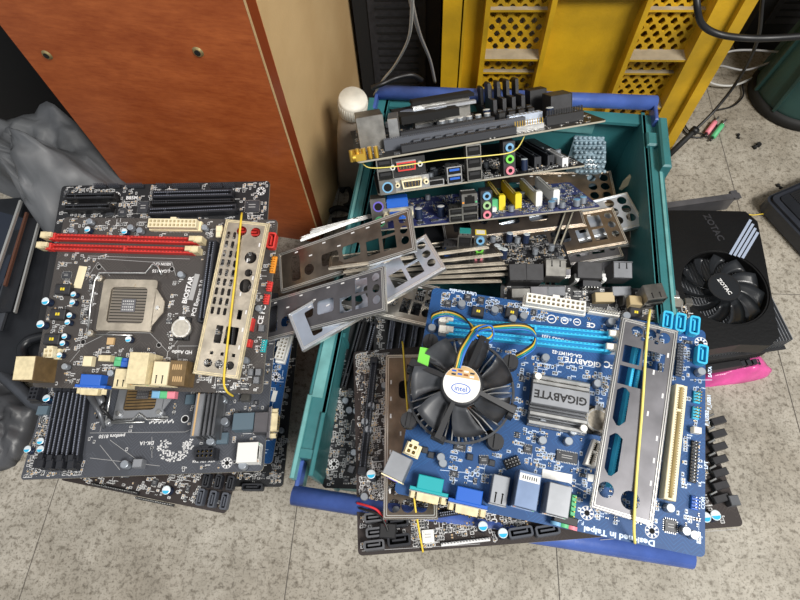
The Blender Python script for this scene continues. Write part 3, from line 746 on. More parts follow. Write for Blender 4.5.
# heatsink with name
hs = B.add('heatsink', 559, 403, 0, w=47, d=44, h=9, n=16, col='alu_dark', base='alu_dark', name='chipset_heatsink', label='silver finned heatsink')
mb = MB()
for yy, hh in ((-.020, .012), (-.0125, .0125), (.0185, .0115), (.0145, .0115)): mb.box(-.0235, .0235, yy-.0016, yy+.0016, .006, hh, 'silver', ch=.0005)
mb.build('ridge', hs)
mb = MB(); mb.box(-.0235, .0235, -.0045, .012, .0105, .0135, 'alu', ch=.0005); put_text(mb, 'GIGABYTE', 0, .0040, .01365, .0092, PI, 'black', .03); mb.build('name_plate', hs)
for x, y in ((-.02, .018), (.02, -.018)): mb = MB(); mb.cyl(x, y, .012, .0028, .004, 'white_plastic', 12); mb.build('push_pin', hs)
B.addl('dimm', (450, 320), (611, 335), col='cyan', line='cyan_dark', ends=3, endcol='white_plastic')
B.addl('dimm', (450, 331), (608, 348), col='cyan', line='cyan_dark', ends=3, endcol='white_plastic')
B.add('atx', 556, 302, 0, nx=12, ny=2, col='white_plastic', hole='cream_dark')
B.add('header', 606, 310, 0, nx=12, ny=2, col='white_plastic', pin='silver', h=6, p=2.2)
for p in ((668, 320), (681, 322), (695, 325)): B.add('sata', *p, 86, col='cyan', w=17, d=8.5)
B.add('sata', 703, 354, 86, col='cyan', w=17, d=8.5)
B.addl('slot', (682, 385), (670, 500), hh=.011, w=9, col='cream', line='brown_plastic', key=.22)
B.addl('slot', (641, 345), (614, 488), hh=.011, w=7.6, col='cyan', line='cyan_dark', key=.15)
B.addl('slot', (599, 441), (590, 466), hh=.009, w=8, h=9, col='white_plastic', line='brown_plastic', key=.4)
B.add('battery', 598, 420)
B.add('header', 700, 396, 87, nx=4, ny=2, col='cyan'); B.add('header', 699, 412, 87, nx=4, ny=2, col='cyan')
B.add('cube', 698, 430, 0, w=6, d=5, h=7, col='white_plastic')
B.add('header', 697, 461, 87, nx=13, ny=2, col='black', pin='silver'); B.add('header', 698, 503, 87, nx=4, ny=2, col='vga_blue', pin='silver')
B.many('header', [(683, 350), (682, 366)], 86, nx=6, ny=2, col='slot_grey', pin='alu')
B.many('smallcap', [(441, 457), (443, 463), (543, 440), (598, 383), (546, 357), (612, 321), (627, 315), (543, 423), (574, 431), (569, 441), (702, 371), (671, 508), (687, 531), (695, 535), (432, 327), (440, 374), (427, 409), (513, 318), (462, 303), (495, 309), (524, 315), (411, 412)], 0, r=3.4, h=8)
B.many('choke', [(478, 311), (512, 312), (636, 312)], 0, w=11, d=9, h=7)
B.many('chip', [(468, 297), (448, 303), (481, 300), (500, 308)], 0, w=6, d=6, h=2)
B.add('chip', 567, 457, 0, w=17, d=8); B.add('chip', 671, 526, 0, w=9, d=9, legs=2); B.add('chip', 528, 449, 0, w=7, d=6); B.add('chip', 460, 447, 0, w=10, d=5); B.add('chip', 484, 460, 10, w=8, d=6)
B.add('cube', 592, 478, 0, w=7, d=6, h=1, col='white'); B.add('chip', 557, 476, 0, w=24, d=7, h=.4, col='white', legs=0, mark=False, name='label_sticker')
B.many('cube', [(425, 450), (431, 455), (470, 457), (492, 463)], 0, w=5, d=5, h=3, col='chip')
B.add('header', 513, 462, 30, nx=5, ny=3, col='black', pin='silver')
# printing
B.text('GIGABYTE', 583, 362, 6.2, 180, 'silk', .03, 1.05); B.text('GA-G41MT-S2', 567, 354, 4.2, 180, 'silk'); B.text('Dual Channel DDR3 1333', 566, 341, 4, 177, 'silk')
B.text('(FC', 611, 365, 8, 180, 'silk'); B.text('Designed in Taipei', 619, 536, 6.0, 180, 'silk_blue', .04, 1.2); B.text('F_AUDIO', 573, 521, 4, 180, 'silk_blue'); B.text('CE', 591, 325, 6, 180, 'silk', .04)
B.text('F_USB1', 709, 402, 4, 90, 'silk_blue'); B.text('F_USB2', 707, 418, 4, 90, 'silk_blue'); B.text('SATA', 710, 372, 4, 90, 'silk_blue'); B.text('LPT', 706, 465, 4, 90, 'silk_blue'); B.text('COM', 703, 503, 4, 90, 'silk_blue')
B.text('Ultra Durable', 463, 292, 4.5, 180, 'silk_blue'); B.text('E1NOR', 566, 319, 3, 180, 'silk_blue')
for px in (551.5, 564.5, 577):
    x, y = B.uv(px, 319 + (px-551)*.12); B.silk.ring(x, y, .00025, .0026 if px > 552 else .0033, .0034 if px > 552 else .0041, 'silk'); B.silk.rect(x, y, .00026, .0034, .0010, 'silk', .3 if px < 560 else 0); B.occ.append((x-.004, x+.004, y-.004, y+.004))
for cx, cy in ((466, 395),):
    x, y = B.uv(cx, cy); B.occ.append((x-.04, x+.04, y-.04, y+.04))
for a, b_ in (((520, 505), (520, 470)), ((440, 470), (500, 476)), ((600, 500), (560, 478)), ((690, 380), (712, 380))): B.line(a, b_, .4, 'silk_blue')
B.smd(420, silk='silk_blue', medium=16, region=(.04, B.w, .01, B.d)); B.smd(110, silk='silk_blue', medium=4, region=(.01, .12, B.d-.045, B.d-.004), seed=3); B.finish()

# ---- processor cooler
x, y = B.uv(461, 387, .045); Mc = B.M @ Matrix.Translation((x, y, 0)) @ Matrix.Scale(.9, 4)
co = empty('processor_cooler', Mc, 'round black processor fan with silver fins below, on the bright blue board', 'cooling fan')
mb = MB()
mb.cyl(0, 0, .006, .018, .026, 'copper', 24)
for i in range(44):
    a = 2*PI*i/44; s_ = mb.M; mb.M = Matrix.Rotation(a, 4, 'Z'); mb.add([(.016, 0, .006), (.030, .007, .006), (.0445, .012, .006), (.0445, .012, .036), (.030, .007, .036), (.016, 0, .036),
        (.016, .0011, .006), (.030, .0081, .006), (.0445, .0131, .006), (.0445, .0131, .036), (.030, .0081, .036), (.016, .0011, .036)],
        [(0,1,4,5),(1,2,3,4),(6,11,10,7),(7,10,9,8),(5,4,10,11),(4,3,9,10),(2,8,9,3)], 'silver'); mb.M = s_
mb.build('radial_heatsink', co, label='silver fins')
rot_photo = R(8)
mb = MB(); mb.lathe([(.0005, .050), (.0165, .050), (.0185, .0515), (.0185, .061), (.017, .0625)], 'hub_black', 32); mb.build('fan_hub', co)
mb = MB()
put_z = .0627
mb.cyl(0, 0, .0625, .0158, .0003, 'white', 32)
# printed round sticker: coloured upper band and an oval logo
mb.quad([(.0155*math.cos(a), .0155*math.sin(a), .06285) for a in [R(20)+R(140)*i/14 for i in range(15)]], 'sticker_tan')
for i in range(4):
    for j in range(2): mb.rect(-.008+.0052*i, .0085+.003*j-abs(i-1.5)*.0008, .0629, .0038, .0016, ('chip', 'vga_blue', 'copper', 'white')[(i+j) % 4])
n_ = 28; e = [(.0082*math.cos(2*PI*i/n_), -.0042+.0046*math.sin(2*PI*i/n_)) for i in range(n_)]; e2 = [(.0074*math.cos(2*PI*i/n_), -.0042+.0039*math.sin(2*PI*i/n_)) for i in range(n_)]
mb.plate(e, [e2], .0628, .0629, 'vga_blue'); put_text(mb, 'intel', 0, -.0044, .0629, .0062, 0, 'vga_blue', .01)
st = mb.build('round_sticker', co, label='round white sticker with a blue oval logo')
mb = MB(); NB = 7
for i in range(NB):
    a0 = 2*PI*i/NB+.35; nU, nV = 6, 5; vs = []; fs = []
    for top in (0, 1):
        for u in range(nU):
            r_ = .017+(.0435-.017)*u/(nU-1)
            for v in range(nV):
                tt = v/(nV-1); a = a0+(tt-.5)*.66+.22*(u/(nU-1))**1.3; z = .0595-.013*tt+.0016*math.sin(PI*tt)-(.0009 if not top else 0); vs.append((r_*math.cos(a), r_*math.sin(a), z))
    for u in range(nU-1):
        for v in range(nV-1):
            k = u*nV+v; fs.append((k, k+nV, k+nV+1, k+1)); k += nU*nV; fs.append((k, k+1, k+nV+1, k+nV))
    m2 = MB(); m2.add(vs, fs, 'fan_black', True)
    rim = [u*nV for u in range(nU)]+[(nU-1)*nV+v for v in range(1, nV)]+[u*nV+nV-1 for u in range(nU-2, -1, -1)]+[v for v in range(nV-2, 0, -1)]
    m2.f += [[rim[k], rim[(k+1) % len(rim)], rim[(k+1) % len(rim)]+nU*nV, rim[k]+nU*nV] for k in range(len(rim))]; m2.m += [0]*len(rim); m2.sm += [False]*len(rim)
    m2.build('fan_blade', co)
mb = MB()
mb.plate(circ(0, 0, .0475, 48), [circ(0, 0, .0455, 48)], .036, .0395, 'fan_black')
for k, a in enumerate((-15, 75, 165, 255)):
    a = R(a); m_ = mb.M; mb.M = Matrix.Rotation(a, 4, 'Z')
    mb.add([(.016, -.0018, .0625), (.016, .0018, .0625), (.049, .0028, .056), (.049, -.0028, .056), (.016, -.0018, .0605), (.016, .0018, .0605), (.049, .0028, .050), (.049, -.0028, .050)], [(0,1,2,3),(4,7,6,5),(1,5,6,2),(0,3,7,4),(2,6,7,3)], 'hub_black')
    mb.box(.044, .050, -.006, .006, .036, .0505, 'hub_black', ch=.001); mb.M = m_
mb.build('fan_frame', co)
for a in (48, 138, 228, 322):
    a = R(a-8); x1, y1 = .053*math.cos(a), .053*math.sin(a); mb = MB(); mb.cyl(x1, y1, .001, .0045, .026, 'hub_black', 16); mb.cyl(x1, y1, .027, .0078, .009, 'hub_black', 20, r2=.0070); mb.box(x1-.0015, x1+.0015, y1-.006, y1+.006, .036, .0375, 'hub_black')
    mb.tube([(x1, y1, .02), (x1*.82, y1*.82, .028)], .004, 'hub_black', 8); mb.build('push_pin', co)
_p = Mc.inverted() @ on_plane(424, 357, B.M.translation + B.n*.045, B.n); mb = MB(); mb.bx(_p.x, _p.y, _p.z-.001, .010, .017, .001, 'lime'); mb.box(_p.x-.001, _p.x+.016, _p.y-.002, _p.y+.002, _p.z-.003, _p.z-.001, 'hub_black'); mb.build('sticker_tab', co, label='lime green sticker')
# fan cable: four wires looping over the memory slots
L_ = lambda px, py, h: co.matrix_world.inverted() @ on_plane(px, py, B.M.translation + B.n*h, B.n)
path = [(457, 368, .062), (461, 352, .064), (469, 338, .06), (474, 328, .045), (462, 318, .03), (447, 313, .024), (434, 316, .018), (432, 321, .014)]
path2 = [(457, 368, .0625), (462, 352, .064), (470, 338, .06), (480, 330, .045), (503, 327, .03), (525, 327, .024), (535, 334, .024), (534, 345, .026), (524, 353, .03), (516, 357, .026)]
coil = [(470, 340, .055), (472, 331, .05), (480, 326, .045), (489, 326, .04), (493, 333, .038), (489, 339, .04), (481, 338, .046), (473, 333, .05)]
for k, wcol in enumerate(('wire_black', 'wire_yellow', 'wire_teal', 'wire_blue')):
    mb = MB(); dx = (k-1.5)*2.1
    for pth in (path, path2) + ((coil,) if k in (1, 3) else ()):
        pts = [L_(px+dx*(.9 if i < 4 else .2), py+dx*(.1 if i < 4 else .9), h+.0004*k) for i, (px, py, h) in enumerate(pth)]
        mb.tube(spline(pts, 6), .00085, wcol, 6)
    mb.build('wire', co, label=wcol.replace('wire_', '')+' fan wire')
bpy.context.view_layer.update()

def on_board(Bd, px, py, h): 
    x, y = Bd.uv(px, py, h); return Bd.M @ Vector((x, y, h))
# ---- connector plate on the blue board, with its rubber band
hs_ = .0170
P0 = on_board(B, 622, 317, hs_); P1 = on_board(B, 590, 507, hs_); P2 = on_board(B, 683, 328, hs_)
Ms = frame(P0, P1, P2); print('giga shield', (P1-P0).length, (P2-P0).length)
shield('grey connector plate with blue slots showing through its holes, on the bright blue board', Ms, 'giga', 'steel_dark', L=.159, W=.0465)
def band(label, Bd, pts, col, r=.0009):
    mb = MB(); P = [on_board(Bd, *p) for p in pts]; c0 = P[0].copy()
    q = [p-c0 for p in P]; nrm = Bd.n
    loop = spline(q, 6); back = [p-nrm*.021 for p in reversed(loop[1:-1])]
    mb.tube(loop, r, col, 8); o = mb.build('rubber_band'); o.location = c0; tag(o, label, 'rubber band'); return o
band('yellow rubber band stretched over the grey plate on the bright blue board', B, [(635, 543, .002), (634, 524, .0185), (637, 470, .0187), (642, 410, .0187), (646, 350, .0187), (649, 318, .0185), (650, 310, .004)], 'band_pale', .0011)

# ------------------------------------------------------------ the wide dark board under it
B = atx
B.smd(260, region=(.0, .022, .04, .185), medium=10, caps=4, seed=8)
for p in ((374, 517), (376, 532), (374, 545)): B.add('sata', *p, 2, col='alu_dark', w=17, d=7.5, h=9)
for p in ((397, 521), (399, 540)): B.add('sata', *p, 2, col='slot_dark', w=19, d=9, h=9)
for p in ((521, 532), (548, 530)): B.add('sata', *p, 4, col='slot_grey', w=20, d=8, h=9)
B.many('cap', [(371, 474), (483, 526), (503, 533)], 0, r=4, h=9); B.many('cap', [(716, 515), (706, 517)], 0, r=4.2, h=10)
B.add('cube', 735, 500, 0, w=8, d=8, h=8, col='alu_dark'); B.add('chip', 428, 536, 0, w=10, d=10, h=2, col='white', legs=0)
B.addl('dimm', (362, 470), (374, 360), col='slot_dark', line='slot_grey')
B.add('header', 466, 541, 2, nx=16, ny=1, col='silk', pin='silver', h=3)
for i in range(7): B.add('cube', 722-i*.5, 498-13*i, 10, w=13, d=6, h=6, col='dark'); B.add('cube', 714-i*.5, 493-13*i, 20, w=7, d=2, h=3, col='silver')
for i in range(5): B.add('slot', 455+12*i, 512, 4, L=30, w=4, h=6, col='slot_dark', line='slot_line') if i == 0 else None
B.text('DU-H61', 494, 516, 6, 92, 'silk'); B.line((362, 551), (480, 544), .4); B.line((600, 540), (738, 529), .4)
B.smd(420, region=(.002, .15, .002, .06), medium=14, caps=5); B.smd(260, region=(.0, .03, .05, .18), medium=8, caps=4); B.smd(120, region=(.27, .31, .0, .14), medium=5); B.finish()
# plate with six round holes lying on it
hq = .020
P0 = on_board(B, 383, 524, hq); P1 = on_board(B, 377, 345, hq); P2 = on_board(B, 437, 518, hq); Ms = frame(P0, P1, P2)
P0 = on_board(B, 438, 519, hq); P1 = on_board(B, 432, 340, hq); P2 = on_board(B, 383, 524, hq); Ms = frame(P0, P1, P2)
shield('brownish connector plate with six round holes, half under the bright blue board', Ms, 'six', 'steel_brown', L=.147)
band('yellow rubber band over the brownish plate at the left edge of the blue board', B, [(423, 552, .001), (419, 530, .012), (414, 497, .0235), (410, 440, .023), (406, 390, .023), (403, 346, .0225), (402, 343, .01)], 'band_yellow', .0008)
mb = MB(); c0 = on_board(B, 384, 523, .01)
for k, wc in enumerate(('wire_red', 'wire_black')):
    mb.tube(spline([on_board(B, px+k*2, py+k*5, h)-c0 for px, py, h in ((357, 503, .004), (368, 506, .012), (377, 510, .014), (383, 518, .013), (386, 526, .010))], 6), .0010, wc, 8)
p = on_board(B, 388, 531, .006)-c0; mb.bx(p.x, p.y, p.z-.005, .014, .012, .009, 'black', ch=.001)
o = mb.build('wire_plug'); o.location = c0; tag(o, 'short red and black wire with black plug on the wide dark board', 'cable')

# ------------------------------------------------------------ black boards lying in the crate, left side
B = board_px('motherboard', 'black circuit board lying low in the green crate along its left wall', (322, 488), .10, (392, 490), .10, (358, 310), .125, pcb='pcb_black', seed=9, group=None)
B.w  # width seen
B.add('hole', 334, 464, R0=5)
B.addl('slot', (356, 395), (374, 322), hh=.011, w=7, col='slot_dark', line='slot_line'); B.addl('slot', (343, 388), (362, 320), hh=.009, w=6, h=9, col='black', line='slot_grey')
B.many('smallcap', [(349, 410), (356, 411)], 0, r=3.4, h=7); B.add('chip', 357, 428, 85, w=14, d=12, legs=2); B.add('cube', 351, 469, 70, w=7, d=6, h=2, col='alu_dark')
B.smd(520, medium=22, caps=6); B.finish()
B2 = board_px('motherboard', 'black circuit board with long dark slots, behind the plate with six round holes', (372, 420), .118, (438, 420), .118, (392, 290), .135, pcb='pcb_black', seed=12)
for i in range(4): B2.addl('dimm', (386+11*i, 372), (394+12*i, 313), col='slot_dark', line='slot_line', hh=.0075)
B2.smd(300, medium=12, caps=6); B2.finish()
# ------------------------------------------------------------ things in the upper half of the crate
def lean_board(name, label, pa, pb, za, zb, steep, depth, **k):
    P0, P1 = at(*pa, za), at(*pb, zb); x = (P1-P0).normalized(); hy = Vector((-x.y, x.x, 0)).normalized()
    P2 = P0 + hy*math.cos(R(steep)) - Vector((0, 0, 1))*math.sin(R(steep)); M = frame(P0, P1, P2); w = (P1-P0).length
    print(label[:30], 'w %.3f' % w); return Board(name, label, M, w, depth, **k)
def U(B, px):      # distance along the near edge for a picture column
    best = min(range(0, 401), key=lambda i: abs(proj(B.M @ Vector((B.w*i/400, 0, 0)))[0]-px)); return B.w*best/400
def proj(p):
    c = W2C.transposed() @ (Vector(p)-Vector((0, 0, H))); return 400+F*c.x/-c.z, 300-F*c.y/-c.z

G = lean_board('motherboard', 'dark circuit board with gold jacks, topmost at the back of the green crate', (357, 162), (607, 120), .238, .238, 35, .165, pcb='pcb_black', seed=21)
B = G
for i, (v, z) in enumerate(((.006, 0), (.018, 0))):
    B.place('audio', .004, v, -90, h=7, n=2, w=10, d=9, top='gold', cols=('gold', 'gold'), label='gold jacks')
mb = MB()
for i in range(5): mb.cyl(-.004+.006*i, .004+.002*(i % 2), 0, .0022, .011, 'gold', 10)
mb.build('contact_pins', G.root)
o = B.place('cube', .020, .055, 0, w=27, d=36, h=34, col='steel', label='silver metal block'); o.name = 'port_cover'
B.place('cube', .045, .055, -8, w=10, d=36, h=28, col='silver').name = 'port_cover'
mb = MB(); mb.plate([(.055, .07), (.118, .07), (.118, .12), (.1, .135), (.05, .13)], [], .014, .022, 'matte_black')
mb.plate([(.058, .104), (.066, .110), (.083, .108), (.093, .118), (.112, .112), (.108, .088), (.094, .082), (.088, .092), (.072, .092)], [], .022, .0226, 'steel_blue'); mb.build('cover_armour', G.root, label='black cover with a pale blue shape')
for u0, u1, v, c1, h in ((.03, .175, .028, 'slot_grey', 11), (.05, .15, .052, 'slot_dark', 11), (.045, .16, .010, 'slot_dark', 7)):
    B.place('slot', (u0+u1)/2, v, 0, L=round((u1-u0)*1000), w=8, h=h, col=c1, line='silver')
for i in range(9): B.place('cube', .062+.011*i, .018, 0, w=7, d=5, h=8, col='slot_grey')
for i in range(6): B.place('cap', .098+.010*i, .070, 0, r=3.4, h=12, top='white', body='cap_silver', mark=None)
B.place('heatsink', .105, .112, 5, w=66, d=16, h=26, n=3, col='steel', base='alu_dark')
mb = MB(); mb.box(.072, .142, .098, .122, .027, .031, 'matte_black', ch=.001); mb.box(.085, .142, .092, .098, .020, .024, 'alu', ch=.001); mb.build('heatsink_cap', G.root)
for i in range(4):
    B.place('slot', .160+.0105*i, .112, 90, L=98, w=6, h=9, col='slot_dark', line='slot_grey')
    for v in (.062,): B.place('latch', .160+.0105*i, v, -90, col='black')
    mb = MB(); mb.box(.158+.0105*i, .1615+.0105*i, .10, .115, .009, .038, 'black', ch=.001); mb.box(.158+.0105*i, .1620+.0105*i, .08, .10, .009, .022, 'dark'); mb.box(.158+.0105*i, .1615+.0105*i, .135, .150, .009, .030, 'black', ch=.001); mb.build('memory_module', G.root)
B.place('atx', .178, .036, 0, nx=8, ny=2, col='steel_blue', hole='silk'); B.place('header', .214, .020, 0, nx=15, ny=2, col='black', pin='black', h=9); B.place('header', .175, .014, 0, nx=12, ny=1, col='silver', pin='gold', h=5)
B.place('usb', .222, .062, 90, h=22, top='dark', d=22, w=26); B.place('usb', .212, .10, 90, h=24, top='black', d=18, w=18); B.place('cap', .208, .045, 0, r=4, h=12, mark=None); B.place('cap', .150, .08, 0, r=4, h=14, mark=None)
B.smd(320, medium=14, caps=8); B.finish()

Hb = lean_board('motherboard', 'black circuit board with red and blue ports, directly under the topmost board with gold jacks', (378, 194), (586, 165), .208, .206, 37, .165, pcb='pcb_black', seed=22)
B = Hb
def port(B, px, kind, v=.007, rot=0, **kw): return B.place(kind, U(B, px), v, rot, **kw)
port(B, 388, 'usb', v=.008, h=34, top='steel', n=3, w=15, d=15); 
o = port(B, 388, 'ps2', v=-.003, h=14, top='steel', face='steel', c='jack_blue', w=15, d=6)
port(B, 412, 'dsub', v=.008, col='dark', shell='cream', w=36, h=13)
port(B, 409, 'dsub', v=.012, col='dark', shell='white', inner='red', w=34, h=13, z=.017, label='white and red video port'); mb = MB(); u_ = U(B, 410); mb.box(u_-.018, u_+.018, .004, .024, 0, .031, 'black'); mb.build('port_block', B.root)
port(B, 437, 'hdmi'); port(B, 455, 'usb', h=17, top='silver', tongue='vga_blue'); port(B, 475, 'usb', h=36, top='steel', n=3, d=16); port(B, 510, 'audiostack', top='dark', cols=('jack_blue', 'lime', 'pink_plastic'), h=34)
for i in range(3): B.place('slot', U(B, 530)+.014*i, .06, 90, L=85, w=7, h=11, col='slot_dark', line='slot_grey')
B.place('cap', U(B, 528), .012, 0, r=3.4, h=12, mark=None)
port(B, 567, 'slot', v=.03, L=50, w=6, col='silk', line='slot_grey', h=9, rot=90)
B.smd(420, medium=18, caps=10, region=(.02, B.w, .0, .08)); B.finish()
mb = MB(); c0 = on_plane(375, 165, Hb.M.translation, Hb.n)
dpt = [(361, 160, .210), (363, 164, .232), (372, 168, .238), (400, 166, .242), (440, 160, .243), (485, 156, .243), (514, 151, .24), (525, 135, .228)]
P = [at(a, b_, z) for a, b_, z in dpt]; mb.tube(spline([p-P[0] for p in P], 5), .00055, 'band_pale', 6); o = mb.build('rubber_band'); o.location = P[0]; tag(o, 'thin yellow rubber band across the black board with red and blue rear ports', 'rubber band')

I = lean_board('motherboard', 'indigo circuit board with yellow and white slots in the back of the crate', (378, 230), (601, 207), .172, .172, 36, .100, pcb='pcb_indigo', seed=23)
B = I
port(B, 381, 'ps2', v=.012, h=32, top='steel', face='steel', c='green_plastic', w=15, d=16); port(B, 400, 'dsub', v=.010, col='vga_blue', shell='cream', inner='vga_blue', h=13, w=32, z=.008); mb = MB(); u_ = U(B, 400); mb.box(u_-.011, u_+.011, .005, .02, .020, .030, 'vga_blue', ch=.001); mb.build('port_block', B.root, label='blue plastic block')
port(B, 421, 'cap', v=.022, r=4, h=12, mark=None, top='white'); port(B, 444, 'cap', v=.022, r=4, h=12, mark=None, top='white'); port(B, 457, 'usb', h=15, top='steel', w=14); port(B, 470, 'lan', h=29, top='steel', w=16, d=16); port(B, 487, 'audiostack', top='dark', h=30)
for px, c_ in ((504, 'yellow'), (521, 'yellow'), (542, 'white'), (560, 'white')):
    B.place('slot', U(B, px)+.003, .062, 90, L=70, w=5, h=12, col=c_, line='silk', key=.12)
    mb = MB(); u_ = U(B, px)+.003; mb.box(u_-.0034, u_+.0034, .022, .030, 0, .0165, c_, ch=.001); mb.build('slot_latch', B.root)
B.place('cube', U(B, 500), .028, 0, w=8, d=7, h=12, col='green_plastic'); B.place('cube', U(B, 496), .022, 0, w=10, d=6, h=5, col='white')
for px, v in ((555, .012), (580, .01), (588, .016), (560, .02)): B.place('smallcap', U(B, px), v, 0, r=3.6, h=8, top='jack_blue')
B.silk.line(U(B, 493), .019, U(B, 540), .019, .0003, .002, 'silk')
B.smd(560, silk='silk_blue', medium=16, caps=8, region=(.0, B.w, .0, .1)); B.finish()

J = lean_board('motherboard', 'black circuit board with a yellow topped audio port, under the indigo board', (420, 259), (572, 268), .160, .160, 30, .10, pcb='pcb_black', seed=24)
B = J
port(B, 449, 'usb', h=17, tongue='vga_blue', top='dark'); port(B, 463, 'usb', h=30, top='steel', w=13, n=2); port(B, 478, 'audiostack', v=.009, top='steel', h=30, cols=('jack_blue', 'lime', 'pink_plastic'))
mb = MB(); u_ = U(B, 478); mb.box(u_-.0055, u_+.0055, .003, .014, .0301, .0304, 'yellow'); mb.box(u_-.0042, u_+.0042, .0045, .0125, .0304, .0305, 'white'); mb.build('label_sticker', B.root, label='yellow and white sticker')
mb = MB(); u_ = U(B, 463); mb.box(u_-.0055, u_+.0055, .003, .016, .0301, .0304, 'bottle_liquid', top='wire_teal'); mb.build('label_sticker', B.root, label='green sticker')
for px, v in ((500, .014), (504, .012), (512, .05), (530, .05), (497, .02)): B.place('cap', U(B, px), v, 0, r=3.6, h=11, mark=None)
B.smd(420, medium=22, caps=10, region=(.05, B.w, .0, .1)); B.finish()

# pile of connector plates seen on their edges
pile = [((406, 258), (489, 247), 'bright thin plate highest in the fanned pile of metal plates under the black board'),
        ((404, 265), (503, 254), 'second plate from the top of the fanned pile of metal plates'),
        ((402, 270), (505, 263), 'third plate from the top of the fanned pile of metal plates'),
        ((402, 275), (508, 268), 'middle plate with bright rim in the fanned pile of metal plates'),
        ((400, 279), (511, 274), 'longest bright-edged plate low in the fanned pile of metal plates'),
        ((398, 283), (502, 281), 'lowest plate with open cells in the fanned pile of metal plates')]
for i, (a, b_, lb) in enumerate(pile):
    z = .188-.0065*i; P0, P1 = at(*a, z), at(*b_, z-.002); x = (P1-P0).normalized(); hy = Vector((-x.y, x.x, 0)).normalized(); st = 44
    Mx = frame(P0, P0+x, P0+hy*math.cos(R(st))-Vector((0, 0, 1))*math.sin(R(st)))
    Lp = (P1-P0).length; sh = shield(lb, Mx @ Matrix.Translation((Lp-.159, 0, 0)), 'plain' if i < 5 else 'dsub3', 'steel_brown' if i == 5 else 'steel', 'fanned pile of connector plates', fl=.0018, edge='steel_warm')
# plates at the right of the crate
def sh3(label, p0, z0, p1, z1, p2, z2, kind, m, **k):
    Mx = frame(at(*p0, z0), at(*p1, z1), at(*p2, z2)); return shield(label, Mx, kind, m, **k)
def sh_end(label, pe, ps, pw, z, zs, kind, m, zw=None, **k):   # pe right lower end, ps point along the plate, pw other corner of the right end
    P0, Pd, Pw = at(*pe, z), at(*ps, zs), at(*pw, z if zw is None else zw); Mx = frame(P0, Pd, Pw)
    if (Mx.to_3x3() @ Vector((0, 0, 1))).z < 0: pass
    return shield(label, Mx, kind, m, **k)
def plateR(label, tl, tr, br, z, kind, m, zb=None, **k):       # upper edge from tl to tr, right end tr to br; the sheet reaches back from tr
    T, S, Bp = at(*tr, z), at(*tl, z), at(*br, zb if zb is not None else z)
    x = (T-S).normalized(); Mx = frame(T, T+x, Bp); n_ = Mx.to_3x3() @ Vector((0, 0, 1)); yv = Mx.to_3x3() @ Vector((0, 1, 0))
    Wd = (Bp-T).dot(yv)
    # local frame whose x runs to the right, y away, z up: origin at lower left
    O = T + yv*Wd - x*.159; M2 = Matrix((x, -yv, x.cross(-yv))).transposed().to_4x4(); M2.translation = O
    return shield(label, M2, kind, m, W=abs(Wd) if .03 < abs(Wd) < .06 else .0445, **k)
plateR('pale metal plate with two round holes, nearest the right wall inside the green crate', (540, 213), (627, 192), (643, 226), .125, 'six_turned', 'steel_blue', zb=.125)
plateR('dark brown plate with bright rims lying over the pale one inside the green crate', (560, 216), (613, 207), (620, 245), .134, 'dsub3_turned', 'steel_brown')
plateR('dark metal plate under the pale one at the right of the green crate', (548, 232), (610, 222), (618, 258), .112, 'dsub3_turned', 'steel_dark')
plateR('brown metal plate with bright rim, second lowest at the right crate wall', (548, 238), (632, 230), (642, 246), .100, 'plain', 'steel_brown', zb=.092)
plateR('metal plate lowest in the heap at the right wall of the green crate', (548, 258), (640, 246), (646, 268), .088, 'plain', 'steel_dark', zb=.078)
plateR('small brownish plate standing under the bubble wrap at the back of the crate', (560, 172), (611, 171), (612, 206), .095, 'six_turned', 'steel_brown')
plateR('narrow brown plate edge beside the slanted black board in the crate', (530, 214), (581, 208), (582, 226), .135, 'plain', 'steel_brown')
# two slanting thin black boards between them
for (a, b_, z, lb, sd) in (((545, 268), (566, 208), .140, 'thin black board standing on edge in the middle of the crate', 31), ((551, 268), (573, 210), .137, 'second thin board standing on edge beside the pile of plates', 32)):
    P0, P1 = at(*a, z), at(*b_, z); Mx = frame(P0, P1, P0+Vector((.0, .0, -1))+Vector((.25, .1, 0))); bb = Board('expansion_card', lb, Mx, (P1-P0).length, .05, pcb='pcb_black', cat='circuit board', seed=sd); bb.smd(60, medium=4); bb.finish()

# low board with tall rear ports, just behind the bright blue board
K = board_px('motherboard', 'circuit board with tall black and silver ports, peeking out behind the bright blue board', (500, 322), .128, (680, 330), .128, (503, 283), .140, pcb='pcb_black', seed=41)
B = K
def kp(px, py, kind, rot=180, **kw): return B.add(kind, px, py, rot, **kw)
kp(516, 277, 'lan', h=30, w=17, d=18, top='dark', label_=0) if False else None
B.add('cube', 518, 272, 4, w=17, d=17, h=30, col='dark', name='serial_port'); B.add('cube', 535, 272, 2, w=17, d=17, h=30, col='dark', name='serial_port')
B.add('usb', 556, 268, 180, h=30, w=20, d=17, top='steel', name='network_port'); B.add('cube', 590, 270, 0, w=24, d=17, h=28, col='dark', name='video_port'); B.add('usb', 623, 270, 180, h=28, w=18, d=16, top='alu_dark')
mb = MB()
for px in (576, 603): x, y = B.uv(px, 278, .02); mb.bx(x, y, .0, .004, .008, .022, 'silver'); mb.cyl(x, y-.002, .022, .0022, .003, 'silver', 8)
x, y = B.uv(590, 285, .01); mb.bx(x, y, 0, .018, .006, .018, 'slot_dark')
for i in range(5): mb.bx(x-.006+.003*i, y-.0035, 0, .001, .001, .016, 'silver')
mb.build('port_bracket', B.root)
for px, py, m_ in ((521, 293, 'steel'), (540, 291, 'steel_dark'), (556, 291, 'alu_dark'), (622, 291, 'alu_dark'), (605, 297, 'cream_dark'), (633, 300, 'steel')): B.add('cube', px, py, 3, w=19, d=10, h=12, col=m_)
B.smd(200, medium=10); B.finish()
